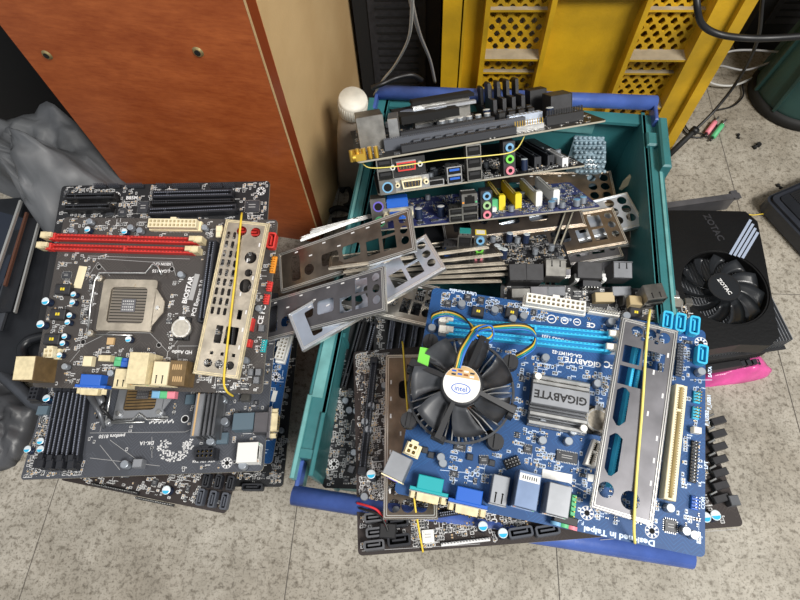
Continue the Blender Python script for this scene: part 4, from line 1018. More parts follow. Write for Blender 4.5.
# loose silver port block and neighbours behind the blue board
Kx = board_px('expansion_card', 'small board with tilted grey port, behind the upper right corner of the blue board', (628, 318), .150, (692, 322), .150, (630, 300), .150, pcb='pcb_dusty', seed=43)
Kx.add('usb', 655, 291, 12, h=20, w=19, d=16, top='steel'); Kx.add('cube', 636, 300, 0, w=12, d=10, h=9, col='cream_dark'); Kx.add('battery', 677, 302, 0, r=6, top='battery_bright'); Kx.add('cube', 689, 301, 0, w=7, d=7, h=5, col='steel'); Kx.smd(60, medium=3); Kx.finish()
# slot board under the loose plates, seen between crate wall and blue board
# bubble wrap and a paper scrap
def blob(name, label, cat, outline, zt, zb, m, seed=0, rough=.004, nr=7, kind=None, dome=.6):
    r = random.Random(seed); P = [at(x, y, z) for x, y, z in outline]; L = []
    N = len(P)
    for i in range(N):
        for k in range(4): L.append(P[i].lerp(P[(i+1) % N], k/4))
    L = [(L[i-1]+L[i]*2+L[(i+1) % len(L)])/4 for i in range(len(L))]
    c = sum(L, Vector())/len(L); n = len(L); vs = []; fs = []
    from mathutils import noise as nz
    for j in range(nr):
        t_ = 1-j/nr
        for p in L:
            q = c+(p-c)*t_; h = p.z+(zt-p.z)*((1-t_**2.5))*dome+(c.z-p.z)*(1-t_)
            q = Vector((q.x, q.y, h)); q.z += nz.noise(q*38+Vector((seed, 0, 0)))*rough*(1 if j else .3)+nz.noise(q*110)*rough*.4; vs.append(q)
    vs.append(Vector((c.x, c.y, zt)))
    for j in range(nr-1):
        for i in range(n): fs.append((j*n+i, j*n+(i+1) % n, (j+1)*n+(i+1) % n, (j+1)*n+i))
    for i in range(n): fs.append(((nr-1)*n+i, (nr-1)*n+(i+1) % n, nr*n))
    b0 = len(vs)
    for p in L: q = c+(p-c)*.97; vs.append(Vector((q.x, q.y, min(zb, p.z-.001))))
    for i in range(n): fs.append((i, b0+i, b0+(i+1) % n, (i+1) % n))
    fs.append(tuple(b0+i for i in range(n)))
    o0 = c.copy(); mb = MB(); mb.add([v-o0 for v in vs], [tuple(reversed(f)) for f in fs] , m, True); o = mb.build(name); o.location = o0; return tag(o, label, cat, kind=kind)
bw = blob('bubble_wrap', 'clear bubble wrap sheet standing in the back right of the green crate', 'bubble wrap', [(573, 172, .10), (573, 132, .115), (606, 136, .115), (606, 172, .10)], .112, .07, 'bubble', 3, .003)
mb = MB()
for i in range(7):
    for j in range(8):
        p = at(576+i*4.6+(j % 2)*1.5, 136+j*4.8, .116)-bw.location; mb.lathe([(.0026, 0), (.0022, .0016), (.0008, .0024)], 'bubble', 10, p.x, p.y); 
        for v in mb.v[-30:]: v.z += p.z-.004
mb.build('air_bubble', bw, kind='stuff')
mb = MB(); P = [at(*q) for q in ((619, 189, .09), (623, 181, .10), (630, 174, .11), (631, 177, .11), (628, 185, .10), (622, 190, .09))]; c0 = P[0]; mb.add([p-c0 for p in P]+[p-c0-Vector((0, 0, .0008)) for p in P], [tuple(range(6)), tuple(reversed(range(6, 12)))]+[(i, i+6, (i+1) % 6+6, (i+1) % 6) for i in range(6)], 'paper'); o = mb.build('paper_scrap'); o.location = c0; tag(o, 'small pale leaf-shaped scrap by the right wall of the green crate', 'paper')

# ------------------------------------------------------------ loose connector plates between the two piles
def plate4(label, tr, br, along, z, zal, kind, m, **k):   # right end tr-br, upper edge runs from tr to "along"
    T, Bp, S = at(*tr, z), at(*br, z-.0), at(*along, zal); x = (T-S).normalized(); Mx = frame(T, T+x, Bp); yv = Mx.to_3x3() @ Vector((0, 1, 0)); Wd = .0445
    O = T + yv*Wd - x*k.get('L', .159); M2 = Matrix((x, -yv, x.cross(-yv))).transposed().to_4x4(); M2.translation = O; return shield(label, M2, kind, m, **k)
class _P: pass
plate4('grey-green plate lowest of the loose metal plates, its corner touching the bright blue board', (440, 287), (430, 326), (340, 266), .172, .166, 'dsub3_turned', 'steel', L=.098)
plate4('bluish white connector plate sticking out to the right below the brown one', (426, 234), (436, 268), (330, 290), .198, .170, 'dsub3_turned', 'steel_blue')
plate4('long grey connector plate lying lowest over the crate wall, below the bluish white plate', (384, 266), (394, 304), (280, 297), .208, .145, 'dsub3_turned', 'steel_dark')
plate4('brown metal connector plate topmost of the loose plates, above the bluish white one', (410, 208), (425, 234), (290, 250), .216, .155, 'dsub3_turned', 'steel_brown')
plate4('thin plate standing on edge above the brown connector plate', (358, 217), (360, 222), (305, 230), .195, .185, 'plain', 'steel_edge') if False else None
for (a, b_, z, lb) in (((300, 240), (358, 219), .168, 'short bright metal strip lying across the crate wall above the brown plate'), ((310, 232), (372, 216), .166, 'bright metal strip behind the brown plate, nearest the cabinet')):
    P0, P1 = at(*a, z), at(*b_, z); x = (P1-P0).normalized(); Mx = frame(P0, P1, P0+Vector((-x.y, x.x, 0))*.7+Vector((0, 0, -.7))); L = (P1-P0).length
    shield(lb, Mx, 'none', 'silver', L=L, W=.012, fl=.002, edge='silver', marks=False)

# ------------------------------------------------------------ left pile of boards
Cb = board_px('motherboard', 'dark grey circuit board with four dark memory slots, second from top of the left pile', (20, 480), .105, (263, 471), .105, (66, 302), .100, pcb='pcb_grey', seed=51, holes=[(.228, .008)])
B = Cb
for i, (a, b_) in enumerate((((58, 388), (44, 458)), ((67, 388), (53, 459)), ((76, 388), (63, 459)), ((84, 388), (74, 459)))): B.addl('dimm', b_, a, col='slot_dark', line='slot_line', ends=2, endcol='slot_dark', w=7.5)
B.add('atx', 33, 393, 0, nx=2, ny=3, col='slot_dark', hole='void'); B.add('cap', 46, 398, 20, r=4, h=9); B.add('chip', 42, 410, 0, w=11, d=9, h=5, col='chip_teal', legs=0, mark=False)
B.many('cap', [(27, 449), (40, 441), (40, 449)], 0, r=3.6, h=8); B.add('hole', 67, 464); B.add('hole', 227, 463); B.add('hole', 28, 473) if False else None
B.add('socket', 142, 392, 0, fr='alu', body='alu_dark'); 
mb = MB()
x, y = B.uv(142, 412); mb.box(x-.030, x+.030, y-.008, y-.0065, 0, .004, 'silver'); mb.tube([(x-.028, y-.010, .004), (x-.005, y-.010, .006), (x+.002, y-.004, .008), (x+.010, y-.010, .006), (x+.028, y-.010, .004)], .0011, 'silver', 6)
for s_ in (-1, 1): mb.cyl(x+s_*.021, y-.003, 0, .0045, .006, 'alu', 14); mb.cyl(x+s_*.021, y-.003, .006, .0026, .002, 'silver', 6, smooth=False)
mb.build('socket_bracket', B.root)
x, y = B.uv(185, 419); B.silk.ring(x, y, .0002, .0032, .0040, 'silk'); B.place('hole', x, y, 0, r=3, R0=4, pads=0)
hsx = B.add('heatsink', 206, 414, 90, w=42, d=22, h=24, n=5, col='alu_dark', base='alu_dark'); mb = MB(); mb.box(-.0213, .0213, .0040, .0125, .0225, .0252, 'alu', ch=.001); mb.box(-.0213, .0213, .0085, .0102, .0253, .0256, 'sticker_tan'); mb.build('bright_rib', hsx)
B.many('smallcap', [(222, 399), (224, 421), (124, 464), (242, 465), (210, 441)], 0, r=4, h=9)
B.add('dsub', 262, 422, 90, col='steel_dark', shell='dusty_cream', w=31, d=16, h=12); B.add('cube', 243, 421, 0, w=21, d=17, h=11, col='chip_teal', name='video_port_body')
B.add('lan', 247, 452, 90, h=14, w=19, d=20, top='white', lab=False); B.add('atx', 204, 453, 0, nx=4, ny=2, col='slot_dark', hole='void'); B.add('chip', 222, 438, 0, w=11, d=11, h=4, col='chip_teal', legs=0, mark=False)
B.add('chip', 190, 399, 0, w=10, d=10, h=3, col='chip_teal', legs=0, mark=False); B.add('cube', 245, 397, 0, w=9, d=7, h=7, col='steel'); B.add('cube', 137, 463, 0, w=9, d=8, h=9, col='alu'); B.many('cube', [(38, 463), (50, 463)], 0, w=10, d=8, h=5, col='slot_dark')
# heap of pale solder pads printed in a half ring
r_ = random.Random(7); x0, y0 = B.uv(176, 447)
for i in range(150):
    a = r_.uniform(-.6, 3.9); q_ = r_.uniform(.006, .016); B.silk.rect(x0+q_*math.cos(a)*1.15, y0-q_*math.sin(a)*.9, .0003, .0016, .0013, 'silk')
B.occ.append((x0-.02, x0+.02, y0-.018, y0+.018))
for i in range(16): B.silk.rect(B.uv(150, 423)[0]+.0016*i, B.uv(150, 423)[1]+.001*(i % 3), .0003, .0013, .0022, 'silk')
B.text('penfora 8150', 112, 436, 5, 180, 'silk'); B.text('DK-1A', 147, 443, 5, 180, 'silk'); B.text('ATX_12V_2X4', 204, 461, 3.6, 180, 'silk'); B.text('CPU_FAN', 247, 463, 3.4, 180, 'silk')
for a, b_ in (((90, 433), (185, 432)), ((185, 432), (197, 427)), ((100, 432), (104, 414)), ((90, 458), (160, 466)), ((152, 437), (152, 458)), ((100, 445), (120, 470)), ((110, 440), (140, 462))): B.line(a, b_, .45)
B.smd(360, medium=8, caps=3, dens=.8, region=(.0, .06, .0, .09)); B.smd(160, medium=6, caps=2, region=(.15, B.w, .0, .14), dens=.8, seed=3); B.smd(60, medium=3, dens=.6); B.finish()
# clip lying on it
mb = MB(); c0 = on_board(Cb, 98, 410, .012)
for a, b_, rr in (((90, 395), (104, 428), .004), ((98, 392), (101, 412), .005), ((93, 402), (112, 420), .0025), ((104, 398), (97, 418), .003)):
    mb.tube(spline([on_board(Cb, *a, .016)-c0, on_board(Cb, (a[0]+b_[0])/2+2, (a[1]+b_[1])/2, .021)-c0, on_board(Cb, *b_, .008)-c0], 4), rr, 'alu_dark' if rr > .0035 else 'black', 8, r_end=rr*.4)
o = mb.build('plastic_clip'); o.location = c0; tag(o, 'crumpled grey and black plastic clip between the dark memory slots and the bare socket', 'clip')

Eb = board_px('motherboard', 'blue circuit board in the left pile, only its right strip showing', (90, 452), .082, (272, 464), .082, (140, 300), .085, pcb='pcb_blue', seed=52)
B = Eb; p_ = B.uv(285, 345); print('Eb', B.w, p_)
Eb.root['label'] = 'blue circuit board in the left pile, only its right strip showing'
B.add('atx', 283, 344, 83, nx=8, ny=2, col='white', hole='cream'); B.add('hole', 276, 377, R0=5); B.add('chip', 274, 396, 85, w=12, d=5, col='white', legs=0, mark=False, h=.5)
B.smd(200, silk='silk_blue', medium=4, region=(B.w-.035, B.w, .0, B.d)); B.finish()
Db = board_px('motherboard', 'dark brown circuit board low in the left pile, its corner jutting over the floor', (60, 480), .070, (226, 514), .070, (75, 400), .072, pcb='pcb_brown', seed=53, holes=[(.175, .006)])
B = Db
B.add('cap', 166, 490, 10, r=4.4, h=9); B.add('hole', 203, 467)
for i in range(3): B.add('sata', 200+12*i, 497+2.0*i, 95, col='slot_grey', w=16, d=7)
for i in range(3): B.add('sata', 206+12*i, 480+1.5*i, 95, col='slot_dark', w=14, d=7)
B.add('header', 112, 488, 0, nx=20, ny=1, col='black', pin='silver', h=4); B.add('header', 152, 501, 0, nx=16, ny=1, col='black', pin='silver', h=4)
B.smd(330, medium=10, caps=3, region=(.0, B.w, .0, .06)); B.finish()
Fb = board_px('motherboard', 'black circuit board at the bottom of the left pile, reaching toward the green crate', (120, 486), .052, (283, 487), .052, (140, 330), .054, pcb='pcb_black', seed=54)
Fb.add('sata', 252, 487, 0, col='slot_dark', w=22, d=7); Fb.many('smallcap', [(285, 395), (281, 430)], 0); Fb.smd(200, medium=10, region=(Fb.w-.04, Fb.w, 0, Fb.d)); Fb.smd(80, region=(0, Fb.w, 0, .02), medium=3); Fb.finish()

# support: black steel PC case lying under the pile
kx = Vector((at(37, 225, .06)-at(12, 310, .06)).normalized()); kx.z = 0; kx.normalize(); ky = Vector((kx.y, -kx.x, 0))    # kx runs back, ky to the right
O = at(30, 372, .0); M = Matrix((ky, kx, Vector((0, 0, 1)))).transposed().to_4x4(); M.translation = Vector((O.x, O.y, 0)); Mi = M.inverted()
pc = empty('computer_case', M, 'black open computer case with silver edged rails, left of the board pile', 'computer case')
mb = MB(); mb.box(-.05, .20, -.015, .20, .002, .038, 'case_black', ch=.003); mb.box(-.25, -.05, -.03, .26, .002, .034, 'case_black', ch=.003); mb.build('side_panel', pc, label='glossy black panel')
mb = MB()
def rail(a, b_, za, zb, w_, m, mb):
    A, Bq = Mi @ at(*a, za), Mi @ at(*b_, zb); d = (Bq-A).normalized(); s_ = Vector((-d.y, d.x, 0)).normalized()*w_/2
    vs = [A-s_, A+s_, Bq+s_, Bq-s_]; low = [v-Vector((0, 0, .004)) for v in vs]; mb.add(vs+low, [(0,3,2,1),(4,5,6,7),(0,1,5,4),(1,2,6,5),(2,3,7,6),(3,0,4,7)], m)
rails = []
for a, b_, w_, m_, z, lb in (((38, 222), (14, 312), .0022, 'steel_edge', .060, 'thin silver edge'), ((31, 218), (3, 312), .020, 'case_black', .052, None), ((26, 212), (4, 285), .003, 'rust_rail', .058, None), ((22, 240), (-6, 330), .016, 'case_grey', .050, 'grey rail'),
        ((20, 200), (-14, 300), .003, 'steel_edge', .066, 'thin silver edge'), ((12, 255), (-6, 290), .012, 'case_blue', .05, None), ((12, 215), (-30, 270), .09, 'case_blue', .036, 'blue grey inner panel')):
    m2 = MB(); rail(a, b_, z, z, w_, m_, m2); o = m2.build('rail', pc)
    if lb: o['label'] = lb
m2 = MB(); m2.tube(spline([Mi @ at(px, py, .03) for px, py in ((-20, 350), (0, 372), (18, 388), (36, 404), (60, 410))], 6), .008, 'case_grey', 10); m2.build('front_trim', pc, label='light grey curved trim')
m2 = MB(); m2.tube(spline([Mi @ at(px, py, .045) for px, py in ((50, 335), (30, 340), (22, 350), (26, 362), (40, 372), (60, 380))], 6), .006, 'case_black', 8); m2.build('handle_recess', pc)
q0 = Mi @ at(70, 300, .045)

# rear board of the left pile with long slots
zA = .150
Ptl, Ptr = at(62, 186, zA), at(270, 181, zA); xA = (Ptr-Ptl).normalized(); dn = Vector((xA.y, -xA.x, 0)); dn.z = -.20; dn.normalize()
O = Ptl + dn*.165; Mx = frame(O, O+xA, Ptl); Ab = Board('motherboard', 'black circuit board with long black slots, rearmost of the left pile', Mx, (Ptr-Ptl).length, .165, pcb='pcb_black', seed=61)
B = Ab
B.addl('slot', (65, 196), (115, 195), hh=.011, w=8, col='black', line='slot_grey'); B.addl('slot', (64, 207), (110, 206), hh=.011, w=8, col='black', line='slot_grey')
B.addl('slot', (152, 194), (232, 192), hh=.011, w=9, col='slot_dark', line='slot_line'); B.addl('slot', (148, 211), (236, 207), hh=.011, w=9, col='slot_dark', line='slot_line'); B.addl('slot', (150, 202), (234, 200), hh=.009, w=5, h=9, col='black', line='slot_grey')
B.add('hole', 116, 196); B.add('hole', 261, 191); B.add('chip', 252, 206, 0, w=16, d=14, legs=2)
for px, n_ in ((98, 6), (112, 6), (133, 9), (160, 5), (185, 14), (215, 6), (228, 6)): B.add('header', px, 184, 0, nx=n_, ny=2, col='slot_dark', pin='slot_grey', p=2.2)
B.add('chip', 110, 212, 0, w=9, d=8, legs=2); B.add('chip', 122, 212, 0, w=9, d=8, legs=2); B.many('smallcap', [(98, 198), (99, 209)], 0); B.add('chip', 143, 207, 0, w=12, d=14, legs=2)
B.add('hole', 69, 222, R0=5); B.add('smallcap', 71, 229, 0)
B.line((155, 201), (240, 199), .5, 'silk'); B.line((62, 213), (105, 212), .5, 'silk'); B.text('B85M', 132, 198, 6, 0, 'silk')
B.smd(420, medium=10, caps=3, region=(0, B.w, .09, B.d), dens=1.3); B.finish()

# top board of the left pile with red memory slots
Bb = board_px('motherboard', 'dark circuit board with two red memory slots, topmost of the left pile', (32, 387), .136, (262, 394), .136, (50, 217), .177, pcb='pcb_dusty', seed=71,
              holes=[])
B = Bb
B.addl('dimm', (52, 236), (194, 240), col='red', line='red_dark', ends=3, hh=.008); B.addl('dimm', (48, 246), (190, 250), col='red', line='red_dark', ends=3, hh=.008)
B.add('atx', 172, 223, 0, nx=12, ny=2); B.add('battery', 181, 328, 0, top='battery_bright', r=10)
so = B.add('socket', 127, 305, 0, w=46, d=45, body='cream_dark', fr='steel_warm', pins='pin_field')
for p in ((99, 267), (172, 269), (83, 342), (159, 345)):
    x, y = B.uv(*p); B.place('hole', x, y, 0, r=2, R0=2.6, pads=0)
for p in ((62, 289), (57, 314), (51, 339)): B.add('choke', *p, 0, w=16, d=11, h=7)
B.many('cap', [(73, 294), (72, 302), (69, 315), (67, 322), (64, 336), (62, 343), (59, 355)], 12, r=2.9, h=7); B.many('cap', [(45, 301), (40, 324)], 12, r=4, h=9); B.many('cap', [(128, 339), (87, 229), (124, 231)], 8, r=3.2, h=7)
B.many('smallcap', [(89, 221), (130, 227), (139, 230), (204, 227), (71, 230), (180, 274), (258, 308), (110, 373), (245, 360), (205, 341)], 0, r=3.3, h=7)
B.add('atx', 48, 353, 3, nx=2, ny=2, col='cream'); B.addl('slot', (212, 240), (201, 322), hh=.011, w=8, col='slot_dark', line='slot_line'); B.addl('slot', (203, 250), (192, 300), hh=.010, w=4, h=9, col='black', line='slot_grey') if False else None
B.add('latch', 218, 232, 95, col='cream'); B.addl('slot', (240, 240), (228, 360), hh=.011, w=8, col='black', line='slot_grey')
B.add('sata', 271, 240, 85, col='red', w=17, d=9); B.add('header', 272, 263, 85, nx=7, ny=2, col='orange', pin='gold'); B.add('header', 268, 285, 85, nx=4, ny=2, col='red', pin='red'); B.add('header', 265, 298, 85, nx=4, ny=2, col='red', pin='red')
B.add('sata', 241, 229, 0, col='red', w=12, d=8); B.add('sata', 253, 232, 0, col='red', w=14, d=8)
B.add('header', 248, 323, 85, nx=5, ny=2, col='red', pin='red', h=8); B.add('header', 246, 342, 85, nx=3, ny=2, col='red', pin='red', h=8)
B.add('header', 262, 345, 85, nx=5, ny=2, col='teal_plastic', pin='silver'); B.add('cube', 240, 300, 0, w=6, d=6, h=6, col='white')
B.many('cube', [(261, 328), (258, 372), (256, 380), (250, 372)], 0, w=6, d=7, h=5, col='alu_dark'); B.add('chip', 66, 275, 0, w=9, d=7, legs=2); B.add('chip', 222, 388, 0, w=12, d=6)
B.add('cube', 87, 361, 0, w=9, d=10, h=7, col='cream', name='fan_header'); B.add('cube', 104, 358, 0, w=12, d=6, h=8, col='dusty_cream', name='fan_header')
B.add('audio', 117, 363, 180, h=6, n=1, w=7, d=6, cols=('green_plastic',), top='green_plastic'); B.add('audio', 124, 364, 180, h=6, n=1, w=7, d=6, cols=('vga_blue',), top='vga_blue')
B.add('chip', 110, 341, 0, w=7, d=7, h=3, col='sticker_tan', legs=0, mark=False); B.add('sata', 183, 365, 0, col='red', w=14, d=5, h=9)
# rear ports along the lower edge
o = B.add('cube', 24, 368, 2, w=20, d=23, h=31, col='brown_plastic', top='dusty_cream', name='keyboard_port', label='brown and cream keyboard port')
B.add('dsub', 90, 381, -1, col='vga_blue', shell='dusty_cream', w=31, d=13, h=12, label='blue video port')
B.add('usb', 121, 378, -1, h=15, w=14, d=18, top='dusty_cream'); B.add('lan', 137, 368, -1, h=28, w=19, d=30, top='dusty_cream', lab=False); B.add('usb', 160, 373, -1, h=24, w=15, d=22, top='cream', n=2)
B.add('cube', 177, 373, -1, w=16, d=24, h=22, col='brown_plastic', name='audio_port', label='brown audio port block')
mb = MB(); 
for k, (px, c_) in enumerate(((160, 'jack_blue'), (168, 'green_plastic'), (175, 'pink_plastic'))): x, y = B.uv(px, 392); mb.bx(x, -.004, .001, .008, .007, .008, c_, ch=.001)
mb.build('audio_jack', B.root, label='blue, green and pink audio jacks')
mb = MB()
for k in range(2):
    x, y = B.uv(177, 367+12*k, .0225)
    for j in range(5): mb.rect(x-.004+.002*j, y, .0223, .0012, .005, 'sticker_tan')
mb.build('port_marking', B.root)
B.add('chip', 80, 277, 84, w=24, d=9, h=.3, col='cream', legs=0, mark=False, name='label_sticker', label='cream paper label')
B.text('LGA1155', 161, 271, 4.4, 180, 'silk', .03, 1.1); B.text('XEON CPU', 162, 264, 4, 180, 'silk'); B.text('BIOSTAR', 188, 290, 7, 82, 'silk', .04, 1.05); B.text('PCI Express 3.0', 198, 298, 6, 82, 'silk', .03, 1.0)
B.text('HD Audio', 182, 352, 5, 180, 'silk'); B.text('USB3.0', 148, 354, 5.5, 180, 'silk'); B.text('USB 3.0', 183, 360, 3, 180, 'silk'); B.text('CE FC', 262, 315, 7.5, 84, 'silk', .03)
B.text('DUAL CHANNEL DDR3 1600', 172, 231, 3, 180, 'silk')
x, y = B.uv(189, 298); B.silk.rect(*B.uv(194, 287), .0002, .0052, .028, 'silk_dim', R(-8))
for a, b_ in (((90, 258), (150, 262)), ((86, 280), (98, 262)), ((98, 262), (110, 276)), ((150, 262), (172, 262)), ((172, 262), (176, 276)), ((74, 350), (110, 332)), ((110, 332), (150, 333)), ((150, 333), (168, 352)), ((168, 352), (180, 338)), ((88, 256), (190, 259)), ((70, 362), (80, 350)), ((178, 346), (200, 346)), ((178, 346), (178, 362))): B.line(a, b_, .45)
B.clear(86, 262, 172, 345); B.clear(104, 256, 200, 275); B.clear(170, 315, 205, 362)
B.smd(440, medium=14, caps=2, dens=1.0); B.finish()
hq = .0165
Ms = frame(on_board(B, 226, 219, hq), on_board(B, 190, 386, hq), on_board(B, 271, 224, hq)); shield('cream connector plate with many vents, on the board with red memory slots', Ms, 'biostar', 'steel_warm', L=.159, W=.0455, edge='dusty_cream')
band('yellow rubber band stretched over the cream connector plate of the left pile', B, [(233, 396, .001), (226, 390, .0175), (224, 376, .0182), (229, 330, .0183), (236, 270, .0183), (241, 220, .0175), (242, 213, .004)], 'band_yellow', .0011)

# ------------------------------------------------------------ bags
blob('plastic_bag', 'crumpled grey plastic bag between the wooden cabinet and the left pile of boards', 'plastic bag',
     [(-70, 140, .10), (-20, 122, .12), (14, 118, .13), (48, 100, .15), (80, 126, .13), (112, 164, .10), (140, 202, .06), (156, 230, .03), (90, 250, .05), (52, 244, .08), (30, 210, .09), (12, 180, .10), (-20, 160, .10)], .15, .0, 'bag_grey', 4, .022, 12, dome=.9)
blob('plastic_bag', 'beige dusty bag top behind the grey plastic bag at the left edge', 'plastic bag', [(-40, 150, .04), (-20, 128, .08), (14, 124, .1), (24, 133, .1), (16, 150, .09), (-10, 158, .06)], .13, .04, 'bag_dust', 9, .01, 6)
blob('plastic_bag', 'dark grey crumpled bag on the floor at the lower left, beside the board pile', 'plastic bag',
     [(-90, 400, .0), (-30, 385, .01), (4, 378, .02), (22, 388, .02), (40, 404, .02), (34, 425, .01), (26, 446, .005), (22, 458, .0), (14, 468, .0), (-10, 474, .0), (-80, 480, .0)], .045, .0, 'bag_dark', 6, .02, 12)

# ------------------------------------------------------------ bottle
Bp = at(350, 182, .0); Tp = at(353, 98, .19); ax = Tp-Bp; print('bottle', ax.length, math.degrees(ax.angle(Vector((0, 0, 1)))))
zb = ax.normalized(); xb = Vector((1, 0, 0)); xb = (xb-zb*xb.dot(zb)).normalized(); M = Matrix((xb, zb.cross(xb), zb)).transposed().to_4x4(); M.translation = Bp; Lb = ax.length
bo = empty('plastic_bottle', M, 'dusty translucent plastic bottle with a white cap, leaning beside the cabinet and green crate', 'bottle')
def rr_prof(mb, levels, m):
    n = 32; vs = []; fs = []
    for r_, z, sq in levels:
        for i in range(n):
            a = 2*PI*i/n; c_, s_ = math.cos(a), math.sin(a); e = sq; k = (abs(c_)**e+abs(s_)**e)**(-1/e); vs.append((r_*k*c_, r_*k*s_, z))
    for j in range(len(levels)-1):
        for i in range(n): fs.append((j*n+i, j*n+(i+1) % n, (j+1)*n+(i+1) % n, (j+1)*n+i))
    fs.append(tuple(reversed(range(n)))); fs.append(tuple((len(levels)-1)*n+i for i in range(n))); mb.add(vs, fs, m, True)
mb = MB(); rr_prof(mb, [(.015, .0, 4), (.0178, .004, 4), (.018, .05, 4), (.018, .11, 4), (.018, Lb-.055, 4), (.017, Lb-.043, 3.5), (.015, Lb-.032, 2.5), (.013, Lb-.026, 2), (.013, Lb-.01, 2)], 'bottle'); mb.build('bottle_body', bo)
mb = MB(); rr_prof(mb, [(.0145, .003, 4), (.0172, .006, 4), (.0174, .05, 4), (.0174, .095, 4)], 'bottle_liquid'); mb.build('liquid', bo, label='grey liquid')
mb = MB(); mb.lathe([(.0165, Lb-.024), (.0172, Lb-.022), (.0172, Lb-.003), (.0158, Lb)], 'bottle_cap', 36)
for i in range(36): a = 2*PI*i/36; mb.tube([(.0173*math.cos(a), .0173*math.sin(a), Lb-.021), (.0173*math.cos(a), .0173*math.sin(a), Lb-.005)], .0004, 'bottle_cap', 4)
mb.build('screw_cap', bo, label='white ribbed cap')

# ------------------------------------------------------------ graphics card, right
zg = .095
Gx = frame(at(676, 352, zg), at(779, 337, zg), at(660, 212, zg)); g = Gx.inverted()
gp = empty('graphics_card', Gx, 'black graphics card with one large fan and four grey stripes', 'graphics card')
def gl(px, py, h=0): p = g @ on_plane(px, py, Gx.translation+(Gx.to_3x3() @ Vector((0, 0, 1)))*h, Gx.to_3x3() @ Vector((0, 0, 1))); return p.x, p.y
fc = gl(724, 287); sh_out = [gl(*p) for p in ((676, 352), (690, 353), (740, 345), (770, 346), (779, 337), (775, 318), (765, 262), (757, 222), (745, 212), (700, 211), (662, 211))]
mb = MB(); mb.plate(sh_out, [circ(*fc, .0455, 40)], -.020, 0, 'gpu_black'); mb.plate([(p[0], p[1]) for p in sh_out], [circ(*fc, .0475, 40)], 0, .0012, 'gpu_black')
for v in []: pass
mb.build('shroud', gp)
mb = MB()
for k in range(4):
    a = gl(730.3+4.1*k, 254.4+1.2*k, .0014); b_ = gl(750.8+2.4*k, 219.6+4.2*k, .0014); mb.line(*a, *b_, .00135, .0030, 'gpu_stripe')
mb.build('stripes', gp, kind='thing', label='four pale grey stripes'); del mb
mb = MB(); x, y = gl(713, 228); put_text(mb, 'ZOTAC', x, y, .0014, .011, R(-84), 'dark', .03); mb.build('shroud_logo', gp)
mb = MB(); mb.cyl(*fc, -.012, .0175, .013, 'gpu_fan', 32); mb.ring(*fc, .0011, .0155, .0172, 'black', 32); put_text(mb, 'ZOTAC', fc[0], fc[1], .0012, .0062, R(-75), 'silk', .03); mb.build('fan_hub', gp)
for i in range(11):
    a0 = 2*PI*i/11; nU, nV = 6, 4; vs = []; fs = []
    for top in (0, 1):
        for u in range(nU):
            r_ = .0170+(.0440-.0170)*u/(nU-1)
            for v in range(nV):
                tt = v/(nV-1); a = a0+(tt-.5)*.40-.5*(u/(nU-1))**1.2; z = -.002-.009*(1-tt)-(.0009 if not top else 0); vs.append((fc[0]+r_*math.cos(a), fc[1]+r_*math.sin(a), z))
    for u in range(nU-1):
        for v in range(nV-1): k = u*nV+v; fs.append((k, k+nV, k+nV+1, k+1)); k += nU*nV; fs.append((k, k+1, k+nV+1, k+nV))
    rim = [u*nV for u in range(nU)]+[(nU-1)*nV+v for v in range(1, nV)]+[u*nV+nV-1 for u in range(nU-2, -1, -1)]+[v for v in range(nV-2, 0, -1)]
    fs += [(rim[k], rim[(k+1) % len(rim)], rim[(k+1) % len(rim)]+nU*nV, rim[k]+nU*nV) for k in range(len(rim))]
    m2 = MB(); m2.add(vs, fs, 'gpu_fan', True); m2.build('fan_blade', gp)
xs_ = [p[0] for p in sh_out]; ys_ = [p[1] for p in sh_out]
mb = MB(); x0_, x1_, y0_, y1_ = min(xs_)+.004, max(xs_)-.012, min(ys_)+.008, max(ys_)-.004
n_ = 40
for i in range(n_): x = x0_+(x1_-x0_)*i/n_; mb.box(x, x+.0006, y0_, y1_, -.036, -.0145, 'alu')
mb.build('heatsink_fins', gp, label='silver fins')
mb = MB(); mb.box(min(xs_), x1_+.002, y0_-.003, y1_, -.0395, -.0375, 'pcb_black'); mb.build('printed_board', gp)
mb = MB(); yb = y1_+.006; mb.box(min(xs_)-.005, max(xs_)-.012, yb, yb+.001, -.02, .002, 'steel_dark'); mb.box(min(xs_)-.004, max(xs_)-.004, yb, yb+.008, .0006, .0018, 'steel_dark'); mb.box(max(xs_)-.014, max(xs_)-.006, yb, yb+.012, -.002, .0020, 'steel_dark'); mb.build('bracket', gp, label='thin steel bracket')
# second card below it
Hx = frame(at(694, 374, .043), at(770, 362, .043), at(680, 240, .043)); 
g2 = empty('graphics_card', Hx, 'older graphics card with dark fins, lying underneath the card with the large fan', 'graphics card')
mb = MB(); mb.box(0, .092, .004, .17, -.0216, -.020, 'pcb_black'); mb.build('printed_board', g2)
mb = MB(); mb.box(.004, .088, .012, .16, -.018, -.006, 'alu_dark')
for i in range(30): mb.box(.006+.0027*i, .0067+.0027*i, .010, .16, -.008, .004, 'dark')
mb.build('heatsink_fins', g2)
mb = MB(); mb.box(.002, .060, .002, .010, -.018, -.004, 'black', ch=.001); mb.box(.002, .086, .010, .016, -.004, .0055, 'matte_black', ch=.001)
for i in range(5): mb.bx(.052+.007*i, .006, -.02, .005, .006, .010, 'slot_dark')
mb.build('cover', g2)
blob('antistatic_bag', 'shiny pink plastic bag under the two graphics cards, right of the bright blue board', 'plastic bag', [(688, 385, .002), (705, 356, .010), (735, 346, .020), (756, 354, .018), (772, 370, .004), (766, 378, .003), (742, 383, .003), (715, 386, .002), (700, 388, .002)], .032, .0, 'pink_bag', 8, .010, 9)
